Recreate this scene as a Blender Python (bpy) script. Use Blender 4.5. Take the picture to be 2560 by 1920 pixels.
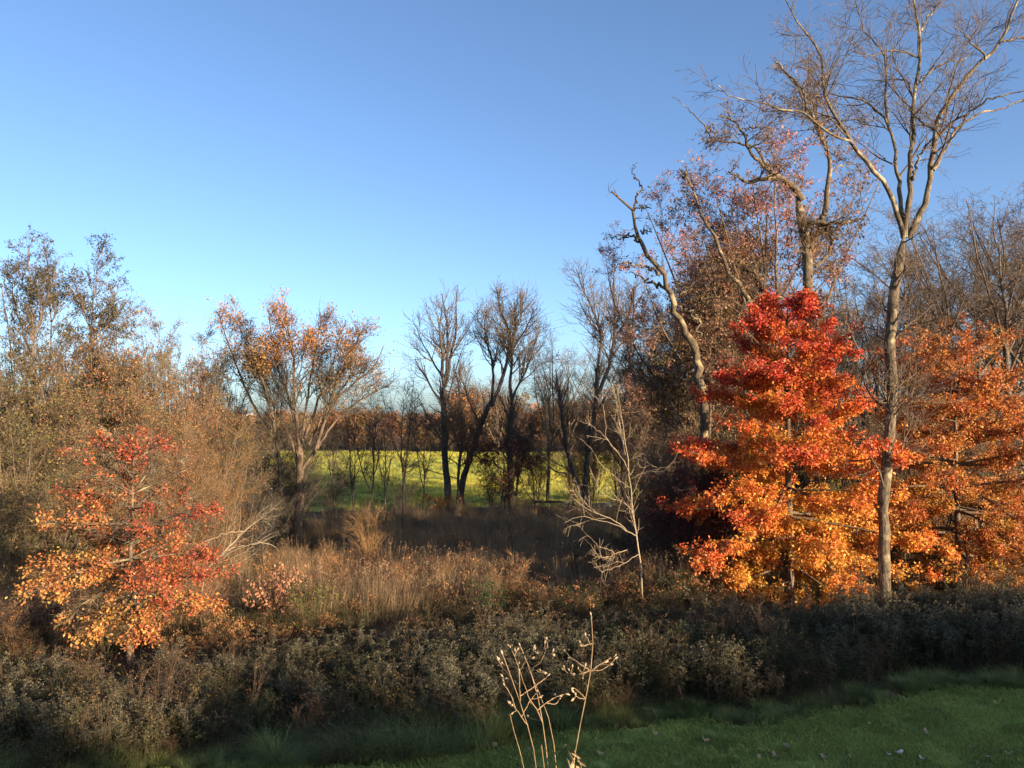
import bpy, math
import numpy as np
from mathutils import Vector

S = bpy.context.scene
for o in list(bpy.data.objects):
    bpy.data.objects.remove(o)
COL = S.collection

# ------------------------------------------------------------------ camera
F = 1923.0                       # focal length in photo pixels (2560 wide)
PITCH = math.atan(80.0 / F)
EYE = 4.6
cam_d = bpy.data.cameras.new('camera')
cam = bpy.data.objects.new('camera', cam_d)
COL.objects.link(cam)
cam_d.sensor_width = 36.0
cam_d.lens = 36.0 * F / 2560.0
cam_d.clip_start = 0.05
cam_d.clip_end = 6000.0
cam.location = (0, 0, EYE)
cam.rotation_euler = (math.pi / 2 + PITCH, 0, 0)
S.camera = cam

# ------------------------------------------------------------------ sky and sun
SUN_AZ = math.radians(48.0)      # behind the camera, to the right
SUN_EL = math.radians(11.5)
world = bpy.data.worlds.new('World')
S.world = world
world.use_nodes = True
wn = world.node_tree.nodes
wl = world.node_tree.links
sky = wn.new('ShaderNodeTexSky')
sky.sky_type = 'NISHITA'
sky.sun_disc = False
sky.sun_elevation = SUN_EL
sky.sun_rotation = math.pi - SUN_AZ
sky.altitude = 200.0
sky.air_density = 0.7
sky.dust_density = 1.6
sky.ozone_density = 2.6
wl.new(sky.outputs[0], wn['Background'].inputs[0])
wn['Background'].inputs[1].default_value = 0.11

sun_d = bpy.data.lights.new('sun', 'SUN')
sun = bpy.data.objects.new('sun', sun_d)
COL.objects.link(sun)
sun_d.energy = 5.0
sun_d.angle = math.radians(0.53)
sun_d.color = (1.0, 0.78, 0.53)
sun_dir = Vector((-math.sin(SUN_AZ), math.cos(SUN_AZ), -math.tan(SUN_EL)))
sun.rotation_euler = sun_dir.to_track_quat('-Z', 'Y').to_euler()
sun.location = (20, -30, 30)

S.view_settings.view_transform = 'Standard'
S.view_settings.look = 'None'
S.view_settings.gamma = 1.0
S.view_settings.exposure = 1.46
S.view_settings.use_curve_mapping = False
S.render.engine = 'CYCLES'
S.cycles.max_bounces = 6
S.cycles.diffuse_bounces = 3
S.cycles.transmission_bounces = 4
S.cycles.transparent_max_bounces = 4

# ------------------------------------------------------------------ helpers
def at(px, py, Y):
    """world point on the ray of photo pixel (px, py), Y metres in front of the viewer"""
    px = np.asarray(px, float); py = np.asarray(py, float); Y = np.asarray(Y, float)
    dx = (px - 1280) / F; dz = (960 - py) / F
    y = math.cos(PITCH) - dz * math.sin(PITCH)
    z = math.sin(PITCH) + dz * math.cos(PITCH)
    s = Y / y
    return np.stack([dx * s, Y + 0 * s, EYE + z * s], -1)

PY = [-80, 0, 10, 14, 20, 25, 40, 60, 100, 195, 260, 450, 700, 1000, 1600]
PZ = [-3.2, -4.2, -4.5, -4.75, -5.4, -5.9, -6.65, -7.4, -8.1, -9.3, -10.0, -11.5, -9.5, -8.0, -8.0]

def gz(x, y):
    x = np.asarray(x, float); y = np.asarray(y, float)
    z = np.interp(y, PY, PZ)
    f = np.clip((y - 7) / 8, 0, 1) * np.clip((90 - y) / 40, 0, 1)
    z = z - 0.045 * np.clip(-x, 0, 14) * f + 0.02 * np.clip(x - 2, 0, 16) * f
    g = np.clip((y - 13) / 10, 0, 1)
    z = z + g * (0.10 * np.sin(x * .55 + 1.3) * np.cos(y * .41) + 0.06 * np.sin(x * 1.3 + y * .9))
    far = np.clip((y - 70) / 60, 0, 1)
    z = z + far * 0.9 * np.sin(x * .035 + .6) * np.sin(y * .05)
    return EYE + z

def ground_at(px, py):
    lo, hi = 2.0, 400.0
    for _ in range(50):
        m = (lo + hi) / 2
        p = at(px, py, m)
        if p[2] > gz(p[0], p[1]): lo = m
        else: hi = m
    return at(px, py, hi)

def snoise(p, seed=0, f=1.0):
    """cheap smooth noise in about [-1, 1]"""
    r = np.random.default_rng(seed)
    out = np.zeros(len(p))
    for i in range(6):
        k = r.normal(size=3) * f * (1 + .5 * i)
        out += np.sin(p @ k + r.uniform(0, 6.28)) / (1 + .35 * i)
    return np.clip(out / 2.4, -1, 1)

def mesh_obj(name, V, Q, mat, parent=None, C=None, smooth=False, link=True):
    V = np.ascontiguousarray(V, np.float32); Q = np.ascontiguousarray(Q, np.int32)
    me = bpy.data.meshes.new(name)
    nv, nf, fs = len(V), len(Q), Q.shape[1]
    me.vertices.add(nv); me.vertices.foreach_set('co', V.ravel())
    me.loops.add(nf * fs); me.loops.foreach_set('vertex_index', Q.ravel())
    me.polygons.add(nf)
    me.polygons.foreach_set('loop_start', np.arange(0, nf * fs, fs, dtype=np.int32))
    if smooth: me.polygons.foreach_set('use_smooth', np.ones(nf, bool))
    if C is not None:
        a = me.color_attributes.new('col', 'FLOAT_COLOR', 'POINT')
        cc = np.ones((nv, 4), np.float32); cc[:, :3] = C
        a.data.foreach_set('color', cc.ravel())
    me.update(calc_edges=True)
    me.materials.append(mat)
    o = bpy.data.objects.new(name, me)
    if link: COL.objects.link(o)
    if parent is not None: o.parent = parent
    return o

class Acc:
    def __init__(s): s.v, s.q, s.c, s.n = [], [], [], 0
    def add(s, V, Q, C=None):
        if len(V) == 0: return
        s.v.append(V); s.q.append(Q + s.n); s.n += len(V)
        if C is None: C = np.ones((len(V), 3)) * .5
        s.c.append(np.broadcast_to(C, (len(V), 3)))
    def tubes(s, P, R, sides, C=None): s.add(*tubes(P, R, sides), C)
    def obj(s, name, mat, parent=None, smooth=False, col=True, origin=None, link=True):
        V = np.concatenate(s.v)
        if origin is not None: V = V - origin
        return mesh_obj(name, V, np.concatenate(s.q), mat, parent, np.concatenate(s.c) if col else None, smooth, link)

def unit(v):
    return v / np.maximum(np.linalg.norm(v, axis=-1, keepdims=True), 1e-9)

def tubes(P, R, s):
    N, k, _ = P.shape
    T = unit(np.gradient(P, axis=1))
    m = np.abs(unit(P[:, -1] - P[:, 0]))
    ref = np.eye(3)[np.argmin(m, axis=1)][:, None, :]
    U = unit(np.cross(T, ref)); W = np.cross(T, U)
    a = np.arange(s) * 2 * math.pi / s
    ring = U[:, :, None, :] * np.cos(a)[None, None, :, None] + W[:, :, None, :] * np.sin(a)[None, None, :, None]
    V = (P[:, :, None, :] + ring * R[:, :, None, None]).reshape(-1, 3)
    base = (np.arange(N)[:, None, None] * k + np.arange(k - 1)[None, :, None]) * s
    j = np.arange(s)[None, None, :]; j2 = (j + 1) % s
    Q = np.stack([base + j, base + j2, base + s + j2, base + s + j], -1).reshape(-1, 4)
    return V, Q

def resample(pts, k):
    pts = np.asarray(pts, float)
    d = np.r_[0, np.cumsum(np.linalg.norm(np.diff(pts, axis=0), axis=1))]
    t = np.linspace(0, d[-1], k)
    # smooth (Catmull-Rom-like) by interpolating then relaxing once
    p = np.stack([np.interp(t, d, pts[:, i]) for i in range(3)], -1)
    q = p.copy(); q[1:-1] = .25 * p[:-2] + .5 * p[1:-1] + .25 * p[2:]
    return q

def sample(P, R, idx, t):
    k = P.shape[1]
    f = np.clip(t, 0, .9999) * (k - 1); i = f.astype(int); u = (f - i)[:, None]
    a, b = P[idx, i], P[idx, i + 1]
    r = R[idx, i] * (1 - u[:, 0]) + R[idx, i + 1] * u[:, 0]
    return a * (1 - u) + b * u, unit(b - a), r

def grow(rng, P, R, n, L, t=(.15, 1), ang=(30, 60), k=4, wob=.12, up=.06, rr=.55, r1=.004, flat=0.0, shrink=.5, bylen=True, rmax=1.0):
    N = len(P)
    ln = np.linalg.norm(np.diff(P, axis=1), axis=2).sum(1)
    w = ln / ln.sum() if bylen else np.ones(N) / N
    idx = rng.choice(N, n, p=w)
    tt = rng.uniform(t[0], t[1], n)
    p, T, r = sample(P, R, idx, tt)
    perp = unit(np.cross(T, rng.normal(size=(n, 3))))
    if flat:
        h = unit(np.cross(T, np.array([0, 0, 1.])) + 1e-6) * rng.choice([-1, 1], n)[:, None]
        perp = unit(perp * (1 - flat) + h * flat)
    a = np.radians(rng.uniform(ang[0], ang[1], n))[:, None]
    d = T * np.cos(a) + perp * np.sin(a)
    Ln = rng.uniform(L[0], L[1], n) * (1 - shrink * tt) * np.clip(.5 + .5 * ln[idx] / max(ln.mean(), 1e-6), .4, 1.4)
    out = np.empty((n, k, 3)); out[:, 0] = p
    for i in range(1, k):
        d = unit(d + rng.normal(size=(n, 3)) * wob + np.array([0, 0, up]))
        out[:, i] = out[:, i - 1] + d * (Ln / (k - 1))[:, None]
    r0 = np.minimum(np.maximum(r * rr, r1 * 1.15), rmax)
    rad = r0[:, None] + (r1 - r0)[:, None] * np.linspace(0, 1, k)[None, :] ** .8
    return out, rad

def leaf_quads(rng, pos, d, L, W, droop=0.0, up=0.0):
    n = len(pos)
    d = unit(d + np.array([0, 0, -droop]))
    side = np.cross(d, rng.normal(size=(n, 3)) + np.array([0, 0, up]))
    side = unit(side); nn = np.cross(side, d)
    L = L[:, None]; W = W[:, None]
    b = pos; tip = pos + d * L - nn * L * .12
    l = pos + d * L * .48 + side * W * .5 + nn * W * .18
    r = pos + d * L * .48 - side * W * .5 + nn * W * .18
    V = np.stack([b, r, tip, l], 1).reshape(-1, 3)
    Q = np.arange(n * 4).reshape(n, 4)
    return V, Q

def leaves(rng, P, R, n, L, W, spread=.05, droop=.2, up=0.0, t=(.1, 1)):
    idx = rng.integers(0, len(P), n)
    p, T, r = sample(P, R, idx, rng.uniform(t[0], t[1], n))
    p = p + rng.normal(size=(n, 3)) * spread
    d = unit(T * .6 + rng.normal(size=(n, 3)) * .8)
    s = rng.uniform(.5, 1.35, n)
    V, Q = leaf_quads(rng, p, d, L * s, W * s, droop, up)
    return V, Q, p

def mixpal(pal, v):
    pal = np.asarray(pal, float)
    f = np.clip(v, 0, .9999) * (len(pal) - 1); i = f.astype(int); u = (f - i)[:, None]
    return pal[i] * (1 - u) + pal[i + 1] * u

def vary(rng, c, a=.25):
    return c * rng.uniform(1 - a, 1 + a, (len(c), 1))

def tag(o, label=None, cat=None, group=None, kind=None):
    if label: o['label'] = label
    if cat: o['category'] = cat
    if group: o['group'] = group
    if kind: o['kind'] = kind
    return o

def empty(name, loc, label=None, cat=None, group=None, rz=0.0, sc=1.0):
    o = bpy.data.objects.new(name, None)
    o.empty_display_size = .3
    COL.objects.link(o)
    o.location = loc; o.rotation_euler = (0, 0, rz); o.scale = (sc, sc, sc)
    return tag(o, label, cat, group)

def dup(root, loc, rz, sc, label, group=None):
    r = root.copy(); COL.objects.link(r)
    r.location = loc; r.rotation_euler = (0, 0, rz)
    r.scale = sc if hasattr(sc, '__len__') else (sc, sc, sc)
    r['label'] = label
    if group: r['group'] = group
    for ch in root.children:
        c = ch.copy(); COL.objects.link(c); c.parent = r
    return r

# ------------------------------------------------------------------ materials
def new_mat(name):
    m = bpy.data.materials.new(name); m.use_nodes = True
    nt = m.node_tree
    return m, nt, nt.nodes, nt.links, nt.nodes['Principled BSDF']

def leaf_mat(name, trans=.35, rough=.55, var=.25):
    m, nt, N, L, p = new_mat(name)
    a = N.new('ShaderNodeAttribute'); a.attribute_name = 'col'
    oi = N.new('ShaderNodeObjectInfo')
    mr = N.new('ShaderNodeMapRange'); mr.inputs[3].default_value = 1 - var; mr.inputs[4].default_value = 1 + var
    L.new(oi.outputs['Random'], mr.inputs[0])
    mul = N.new('ShaderNodeVectorMath'); mul.operation = 'SCALE'
    L.new(a.outputs['Color'], mul.inputs[0]); L.new(mr.outputs[0], mul.inputs['Scale'])
    L.new(mul.outputs[0], p.inputs['Base Color'])
    p.inputs['Roughness'].default_value = rough
    p.inputs['Specular IOR Level'].default_value = .35
    tr = N.new('ShaderNodeBsdfTranslucent'); L.new(mul.outputs[0], tr.inputs[0])
    mx = N.new('ShaderNodeMixShader'); mx.inputs[0].default_value = trans
    L.new(p.outputs[0], mx.inputs[1]); L.new(tr.outputs[0], mx.inputs[2])
    L.new(mx.outputs[0], N['Material Output'].inputs[0])
    return m

def bark_mat(name, c1, c2, scale=6.0, bump=.35, lichen=None):
    m, nt, N, L, p = new_mat(name)
    tc = N.new('ShaderNodeTexCoord')
    mp = N.new('ShaderNodeMapping'); mp.inputs['Scale'].default_value = (1, 1, .28)
    L.new(tc.outputs['Object'], mp.inputs[0])
    nz = N.new('ShaderNodeTexNoise'); nz.inputs['Scale'].default_value = scale * 3; nz.inputs['Detail'].default_value = 8
    nz.inputs['Roughness'].default_value = .7
    L.new(mp.outputs[0], nz.inputs['Vector'])
    cr = N.new('ShaderNodeValToRGB')
    cr.color_ramp.elements[0].position = .35; cr.color_ramp.elements[1].position = .68
    cr.color_ramp.elements[0].color = (*c1, 1); cr.color_ramp.elements[1].color = (*c2, 1)
    L.new(nz.outputs[0], cr.inputs[0])
    out = cr.outputs[0]
    if lichen:
        n2 = N.new('ShaderNodeTexNoise'); n2.inputs['Scale'].default_value = 2.3; n2.inputs['Detail'].default_value = 6
        L.new(tc.outputs['Object'], n2.inputs['Vector'])
        c3 = N.new('ShaderNodeValToRGB'); c3.color_ramp.elements[0].position = .55; c3.color_ramp.elements[1].position = .66
        L.new(n2.outputs[0], c3.inputs[0])
        mx = N.new('ShaderNodeMix'); mx.data_type = 'RGBA'
        L.new(c3.outputs[0], mx.inputs[0]); L.new(out, mx.inputs[6]); mx.inputs[7].default_value = (*lichen, 1)
        out = mx.outputs[2]
    L.new(out, p.inputs['Base Color'])
    p.inputs['Roughness'].default_value = .9
    p.inputs['Specular IOR Level'].default_value = .15
    b = N.new('ShaderNodeBump'); b.inputs['Strength'].default_value = bump; b.inputs['Distance'].default_value = .05
    L.new(nz.outputs[0], b.inputs['Height']); L.new(b.outputs[0], p.inputs['Normal'])
    return m

def ground_mat(name, cols, s1=.3, s2=6.0, bump=.3, dist=.05):
    m, nt, N, L, p = new_mat(name)
    tc = N.new('ShaderNodeTexCoord')
    n1 = N.new('ShaderNodeTexNoise'); n1.inputs['Scale'].default_value = s1; n1.inputs['Detail'].default_value = 6
    n2 = N.new('ShaderNodeTexNoise'); n2.inputs['Scale'].default_value = s2; n2.inputs['Detail'].default_value = 8
    for n in (n1, n2): L.new(tc.outputs['Object'], n.inputs['Vector'])
    ad = N.new('ShaderNodeMath'); ad.operation = 'MULTIPLY_ADD'
    L.new(n2.outputs[0], ad.inputs[0]); ad.inputs[1].default_value = .5
    sb = N.new('ShaderNodeMath'); sb.operation = 'MULTIPLY'; sb.inputs[1].default_value = .5
    L.new(n1.outputs[0], sb.inputs[0]); L.new(sb.outputs[0], ad.inputs[2])
    cr = N.new('ShaderNodeValToRGB'); e = cr.color_ramp.elements
    e[0].position = .36; e[0].color = (*cols[0], 1); e[1].position = .64; e[1].color = (*cols[-1], 1)
    for i, c in enumerate(cols[1:-1]):
        el = e.new(.36 + .28 * (i + 1) / (len(cols) - 1)); el.color = (*c, 1)
    L.new(ad.outputs[0], cr.inputs[0]); L.new(cr.outputs[0], p.inputs['Base Color'])
    p.inputs['Roughness'].default_value = .95; p.inputs['Specular IOR Level'].default_value = .1
    b = N.new('ShaderNodeBump'); b.inputs['Strength'].default_value = bump; b.inputs['Distance'].default_value = dist
    L.new(n2.outputs[0], b.inputs['Height']); L.new(b.outputs[0], p.inputs['Normal'])
    return m

LEAF = leaf_mat('leaf', .30, .55, .0)
WEED = leaf_mat('weed', .22, .8, .3)
BARK_GREY = bark_mat('bark_grey', (.035, .027, .018), (.23, .175, .115), scale=5, bump=.8, lichen=(.34, .28, .17))
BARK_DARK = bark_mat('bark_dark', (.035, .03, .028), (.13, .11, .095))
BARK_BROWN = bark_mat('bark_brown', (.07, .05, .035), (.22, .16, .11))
BARK_PALE = bark_mat('bark_pale', (.20, .15, .095), (.42, .33, .22), bump=.15)
BARK_OLD = bark_mat('bark_old', (.035, .027, .02), (.20, .15, .095), lichen=(.30, .23, .13), bump=.6)
STALK = bark_mat('dry_stalk', (.16, .10, .055), (.38, .26, .15), scale=20, bump=.1)
M_EARTH = ground_mat('earth', [(.020, .016, .010), (.055, .038, .022), (.10, .065, .035)], .5, 9)
M_LAWN = ground_mat('lawn_turf', [(.18, .23, .055), (.23, .28, .068), (.29, .33, .09)], .6, 30, .4, .03)
M_FIELD = ground_mat('field_grass', [(.10, .13, .02), (.26, .24, .04), (.38, .33, .06)], .05, 1.2, .5, .12)
M_HILL = ground_mat('hill_ground', [(.06, .04, .02), (.14, .08, .04)], .02, .3)

# ------------------------------------------------------------------ terrain
def sheet(name, xs, ys, mat, dz=0.0, kind='structure', label=None, mask=None):
    X, Y = np.meshgrid(xs, ys)
    V = np.stack([X, Y, gz(X, Y) + dz], -1).reshape(-1, 3)
    nx, ny = len(xs), len(ys)
    i = (np.arange(ny - 1)[:, None] * nx + np.arange(nx - 1)[None, :]).ravel()
    Q = np.stack([i, i + 1, i + nx + 1, i + nx], -1)
    if mask is not None:
        c = V[Q].mean(1); Q = Q[mask(c[:, 0], c[:, 1])]
    o = mesh_obj(name, V, Q, mat, smooth=True)
    return tag(o, label, None, None, kind)

def edge_y(x):
    return 9.8 + (np.asarray(x) + 3.5) * .276 + .25 * np.sin(np.asarray(x) * 1.1) + .12 * np.sin(np.asarray(x) * 2.7 + 1)

ys = np.r_[np.linspace(-80, 0, 17)[:-1], np.linspace(0, 70, 101)[:-1], np.linspace(70, 260, 60)[:-1], np.linspace(260, 1600, 30)]
xs = np.r_[np.linspace(-1300, -80, 18)[:-1], np.linspace(-80, 80, 101)[:-1], np.linspace(80, 1300, 18)]
sheet('ground', xs, ys, M_EARTH, label='brown earth and leaf litter under the weeds and trees')
# lawn: rows run from well behind the viewer to the curving mown edge
lx = np.linspace(-8, 30, 153); lv = np.linspace(0, 1, 60)
LX, LV = np.meshgrid(lx, lv); LY = -12 + (edge_y(LX) + 12) * LV ** .6
VL = np.stack([LX, LY, gz(LX, LY) + .03], -1).reshape(-1, 3)
i = (np.arange(59)[:, None] * 153 + np.arange(152)[None, :]).ravel()
tag(mesh_obj('lawn', VL, np.stack([i, i + 1, i + 154, i + 153], -1), M_LAWN, smooth=True), 'mown dark green lawn in shade in the foreground', kind='structure')
sheet('field', np.linspace(-150, 150, 151), np.linspace(64, 197, 90), M_FIELD, .03, label='sunlit yellow green hay field beyond the dark trees')

# ------------------------------------------------------------------ scatter (uncountable growth only)
def scatter(name, variants, pts, rz, sc, vid, label, tilt=0.0, seed=0):
    col = bpy.data.collections.new(name + '_plants')
    for j, v in enumerate(variants):
        v.name = '%s_form_%02d' % (name, j)
        col.objects.link(v)
    me = bpy.data.meshes.new(name); n = len(pts)
    me.vertices.add(n); me.vertices.foreach_set('co', np.asarray(pts, np.float32).ravel())
    rng = np.random.default_rng(seed)
    rot = np.stack([rng.normal(size=n) * tilt, rng.normal(size=n) * tilt, rz], -1).astype(np.float32)
    a = me.attributes.new('rot', 'FLOAT_VECTOR', 'POINT'); a.data.foreach_set('vector', rot.ravel())
    a = me.attributes.new('scl', 'FLOAT', 'POINT'); a.data.foreach_set('value', np.asarray(sc, np.float32))
    a = me.attributes.new('vid', 'INT', 'POINT'); a.data.foreach_set('value', np.asarray(vid, np.int32))
    o = bpy.data.objects.new(name, me); COL.objects.link(o)
    ng = bpy.data.node_groups.new(name + '_scatter', 'GeometryNodeTree')
    ng.interface.new_socket('Geometry', in_out='INPUT', socket_type='NodeSocketGeometry')
    ng.interface.new_socket('Geometry', in_out='OUTPUT', socket_type='NodeSocketGeometry')
    N, L = ng.nodes, ng.links
    gi = N.new('NodeGroupInput'); go = N.new('NodeGroupOutput')
    ci = N.new('GeometryNodeCollectionInfo'); ci.inputs[0].default_value = col
    ci.inputs['Separate Children'].default_value = True; ci.inputs['Reset Children'].default_value = True
    iop = N.new('GeometryNodeInstanceOnPoints'); iop.inputs['Pick Instance'].default_value = True
    def na(nm, t):
        x = N.new('GeometryNodeInputNamedAttribute'); x.data_type = t; x.inputs[0].default_value = nm
        return [s for s in x.outputs if s.enabled and s.name == 'Attribute'][0]
    L.new(gi.outputs[0], iop.inputs['Points']); L.new(ci.outputs[0], iop.inputs['Instance'])
    L.new(na('vid', 'INT'), iop.inputs['Instance Index'])
    L.new(na('rot', 'FLOAT_VECTOR'), iop.inputs['Rotation'])
    L.new(na('scl', 'FLOAT'), iop.inputs['Scale'])
    L.new(iop.outputs[0], go.inputs[0])
    md = o.modifiers.new('scatter', 'NODES'); md.node_group = ng
    return tag(o, label, None, None, 'stuff')

def on_ground(x, y, dz=0.0):
    return np.stack([x, y, gz(x, y) + dz], -1)

def blades(rng, n, h, w, lean, spread, pal, k=4, acc=None):
    """curved grass blades as tapering strips with a fold"""
    a = rng.uniform(0, 6.283, n); r = spread * np.sqrt(rng.uniform(0, 1, n))
    base = np.stack([r * np.cos(a), r * np.sin(a), np.zeros(n)], -1)
    H = h * rng.uniform(.5, 1.1, n); b = a + rng.normal(size=n) * .9
    ln = lean * rng.uniform(.2, 1.2, n) * H
    t = np.linspace(0, 1, k)
    P = base[:, None, :] + np.stack([np.cos(b)[:, None] * ln[:, None] * t ** 2, np.sin(b)[:, None] * ln[:, None] * t ** 2,
                                    H[:, None] * (t - .35 * (lean > .6) * t ** 3)], -1)
    sd = np.stack([-np.sin(b), np.cos(b), np.zeros(n)], -1)[:, None, :] * (w * (1 - t * .92))[None, :, None] * rng.uniform(.6, 1.3, n)[:, None, None]
    V = np.stack([P - sd, P + sd], 2).reshape(-1, 3)
    i = (np.arange(n)[:, None] * k + np.arange(k - 1)[None, :]).ravel() * 2
    Q = np.stack([i, i + 1, i + 3, i + 2], -1)
    C = np.repeat(vary(rng, mixpal(pal, rng.uniform(0, 1, n)), .3), k * 2, 0)
    (acc or Acc()).add(V, Q, C)
    return acc

# ------------------------------------------------------------------ tree building
def zoom(ox, oy, s):
    return lambda *pts: [(ox + x / s, oy + y / s) for x, y in pts]

def limb_batch(limbs, Y, k=12, jit=0.0, rng=None, thin=.66):
    """limbs: (pixel points, start width px, end width px, depth offset at start, at end)"""
    P, R = [], []
    for pts, w0, w1, d0, d1 in limbs:
        pts = np.asarray(pts, float)
        dd = np.linspace(d0, d1, len(pts))
        p = resample(at(pts[:, 0], pts[:, 1], Y + dd), k)
        if jit: p[1:-1] += rng.normal(size=(k - 2, 3)) * jit
        P.append(p)
        g = np.random.default_rng(int(abs(pts[0, 0] * 7 + pts[-1, 1] * 13)))
        R.append(np.linspace(w0, w1, k) * .5 * thin * Y / F * (1 + .05 * g.normal(size=k)))
    return np.array(P), np.array(R)

def finish_tree(root, base, trunk, branches, leafs, bark, leafm=None, twig_bark=None, trunk_name='trunk', limbs=False):
    base = np.asarray(base, float)
    P, R, s = trunk[0]
    for i in range(len(P) if limbs else 1):
        A = Acc()
        if limbs: A.tubes(P[i:i + 1], R[i:i + 1], s if i == 0 else max(5, s - 2))
        else:
            for T in trunk: A.tubes(*T)
        A.obj(trunk_name if i == 0 else 'limb', bark, root, smooth=True, col=False, origin=base)
    if branches:
        B = Acc()
        for P, R, s in branches: B.tubes(P, R, s)
        B.obj('branches', twig_bark or bark, root, smooth=True, col=False, origin=base)['kind'] = 'stuff'
    if leafs:
        Lf = Acc()
        for V, Q, C in leafs: Lf.add(V, Q, C)
        Lf.obj('foliage', leafm or LEAF, root, origin=base)['kind'] = 'stuff'

def traced_tree(name, label, limbs, Y, seed, levels, bark, leaf=None, cat='tree', group=None, twig_bark=None, jit=.02, k=12, sides=7, thin=.66, blunt=False):
    rng = np.random.default_rng(seed)
    P, R = limb_batch(limbs, Y, k, jit, rng, thin)
    base = P[0, 0].copy(); base[2] = gz(base[0], base[1])
    P[0, 0, 2] = min(P[0, 0, 2], base[2] - .1)
    if not blunt: P[0, -1] += (P[0, -1] - P[0, -2]) * .3; R[0, -1] *= .1        # close the trunk inside the fork
    root = empty(name, base, label, cat, group)
    trunk = [(P, R, sides)]; br = []; cur = (P, R)
    for j, lv in enumerate(levels):
        lv = dict(lv); fr = lv.pop('src', None); s = lv.pop('s', 3)
        src = cur if fr is None else fr
        c = grow(rng, src[0], src[1], **lv); br.append((c[0], c[1], s)); cur = c
    lf = []
    if leaf:
        for L in leaf if isinstance(leaf, list) else [leaf]:
            src = br[L.get('lev', -1)]
            keep = np.ones(len(src[0]), bool)
            if 'where' in L: keep = L['where'](src[0][:, -1], rng)
            if not keep.any(): continue
            V, Q, p = leaves(rng, src[0][keep], src[1][keep], L['n'], L['L'], L['W'], L.get('spread', .05), L.get('droop', .3))
            v = L['tone'](p, rng) if 'tone' in L else rng.uniform(0, 1, len(p))
            C = vary(rng, mixpal(L['pal'], v), .3)
            lf.append((V, Q, np.repeat(C, 4, 0)))
    finish_tree(root, base, trunk, br, lf, bark, twig_bark=twig_bark, limbs=True)
    return root

def auto_batch(rng, H, fork=.4, n=5, spread=.35, r0=.2, k=10, lean=.03, up=.12):
    """a trunk and the limbs it divides into, local coordinates"""
    t = np.linspace(0, 1, k)
    tr = np.stack([lean * H * rng.normal() * t ** 1.5 + np.cumsum(rng.normal(size=k)) * .006 * H, lean * H * rng.normal() * t ** 1.5 + np.cumsum(rng.normal(size=k)) * .006 * H, t * H * .95 - .15], -1)
    P = [tr]; R = [r0 * (1 - .9 * t) + .008]
    for i in range(n):
        u = fork + (.85 - fork) * (i + rng.uniform(0, .6)) / n
        f = u * (k - 1); j = int(f); p0 = tr[j] + (tr[j + 1] - tr[j]) * (f - j)
        a = i * 2.4 + rng.uniform(-.4, .4); L = H * (1 - u) * rng.uniform(.85, 1.25) + .06 * H
        d = np.array([math.cos(a) * spread * 2, math.sin(a) * spread * 2, 1.0]); d /= np.linalg.norm(d)
        q = [p0]
        for _ in range(k - 1):
            d = unit(d + rng.normal(size=3) * .10 + np.array([0, 0, up]))
            q.append(q[-1] + d * L / (k - 1))
        P.append(np.array(q)); rr = (r0 * (1 - .9 * u)) * .7
        R.append(rr * (1 - .88 * t) + .006)
    return np.array(P), np.array(R)

def auto_tree(name, label, cat, H, seed, counts, bark, leaf=None, fork=.4, n=5, spread=.35, r0=.2, lens=(.22, .1, .05), r1=.005, up=.06, ang=(25, 60), twig_bark=None, group=None, stems=1, stem_spread=.3, t0=.15):
    """a free-grown tree or shrub at the origin; place it with dup or by moving the root"""
    rng = np.random.default_rng(seed)
    Ps, Rs = [], []
    for s in range(stems):
        P, R = auto_batch(rng, H * (rng.uniform(.7, 1) if s else 1), fork, n, spread, r0 * (rng.uniform(.6, 1) if s else 1))
        if stems > 1:
            a = s * 2.4 + rng.uniform(-.5, .5); k = P.shape[1]
            off = np.array([math.cos(a), math.sin(a), 0]) * stem_spread * rng.uniform(.2, 1)
            tz = np.clip(P[..., 2:3] / H, 0, 1)
            P = P + off * .3 + off * tz * H * .35 / max(stem_spread, .1) * .5
        Ps.append(P); Rs.append(R)
    P = np.concatenate(Ps); R = np.concatenate(Rs)
    root = empty(name, (0, 0, 0), label, cat, group)
    br = []; cur = (P, R); sd = [4, 3, 3, 3]
    for j, c in enumerate(counts):
        kk = [6, 4, 3, 2][j]
        cur = grow(rng, cur[0], cur[1], c, (lens[j] * H * .5, lens[j] * H * 1.1), t=(t0 if j == 0 else .12, 1), ang=ang, k=kk, wob=.16, up=up, rr=.6, r1=r1, shrink=.4)
        br.append((cur[0], cur[1], sd[j]))
    lf = []
    if leaf:
        V, Q, p = leaves(rng, cur[0], cur[1], leaf['n'], leaf['L'], leaf['W'], leaf.get('spread', .06), leaf.get('droop', .3))
        v = .5 + .45 * snoise(p, seed, leaf.get('f', 1.2)) + rng.normal(size=len(p)) * .12
        if 'bias' in leaf: v = v + leaf['bias'](p, H)
        keep = np.ones(len(p), bool)
        if 'keep' in leaf: keep = leaf['keep'](p, H, rng)
        C = np.repeat(vary(rng, mixpal(leaf['pal'], v), .3), 4, 0)
        lf.append((V, np.arange(len(V)).reshape(-1, 4)[keep], C))
    finish_tree(root, (0, 0, 0), [(P, R, 6)], br, lf, bark, twig_bark=twig_bark)
    return root

# palettes (own leaf colours)
RED, CRIM, ORA, AMB, YEL = (.58, .085, .035), (.48, .050, .040), (.68, .18, .04), (.72, .30, .05), (.76, .46, .085)
OLIVE, BRN, RUST, MAR, GRN = (.15, .13, .035), (.20, .11, .05), (.34, .13, .04), (.12, .028, .022), (.055, .085, .022)

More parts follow.
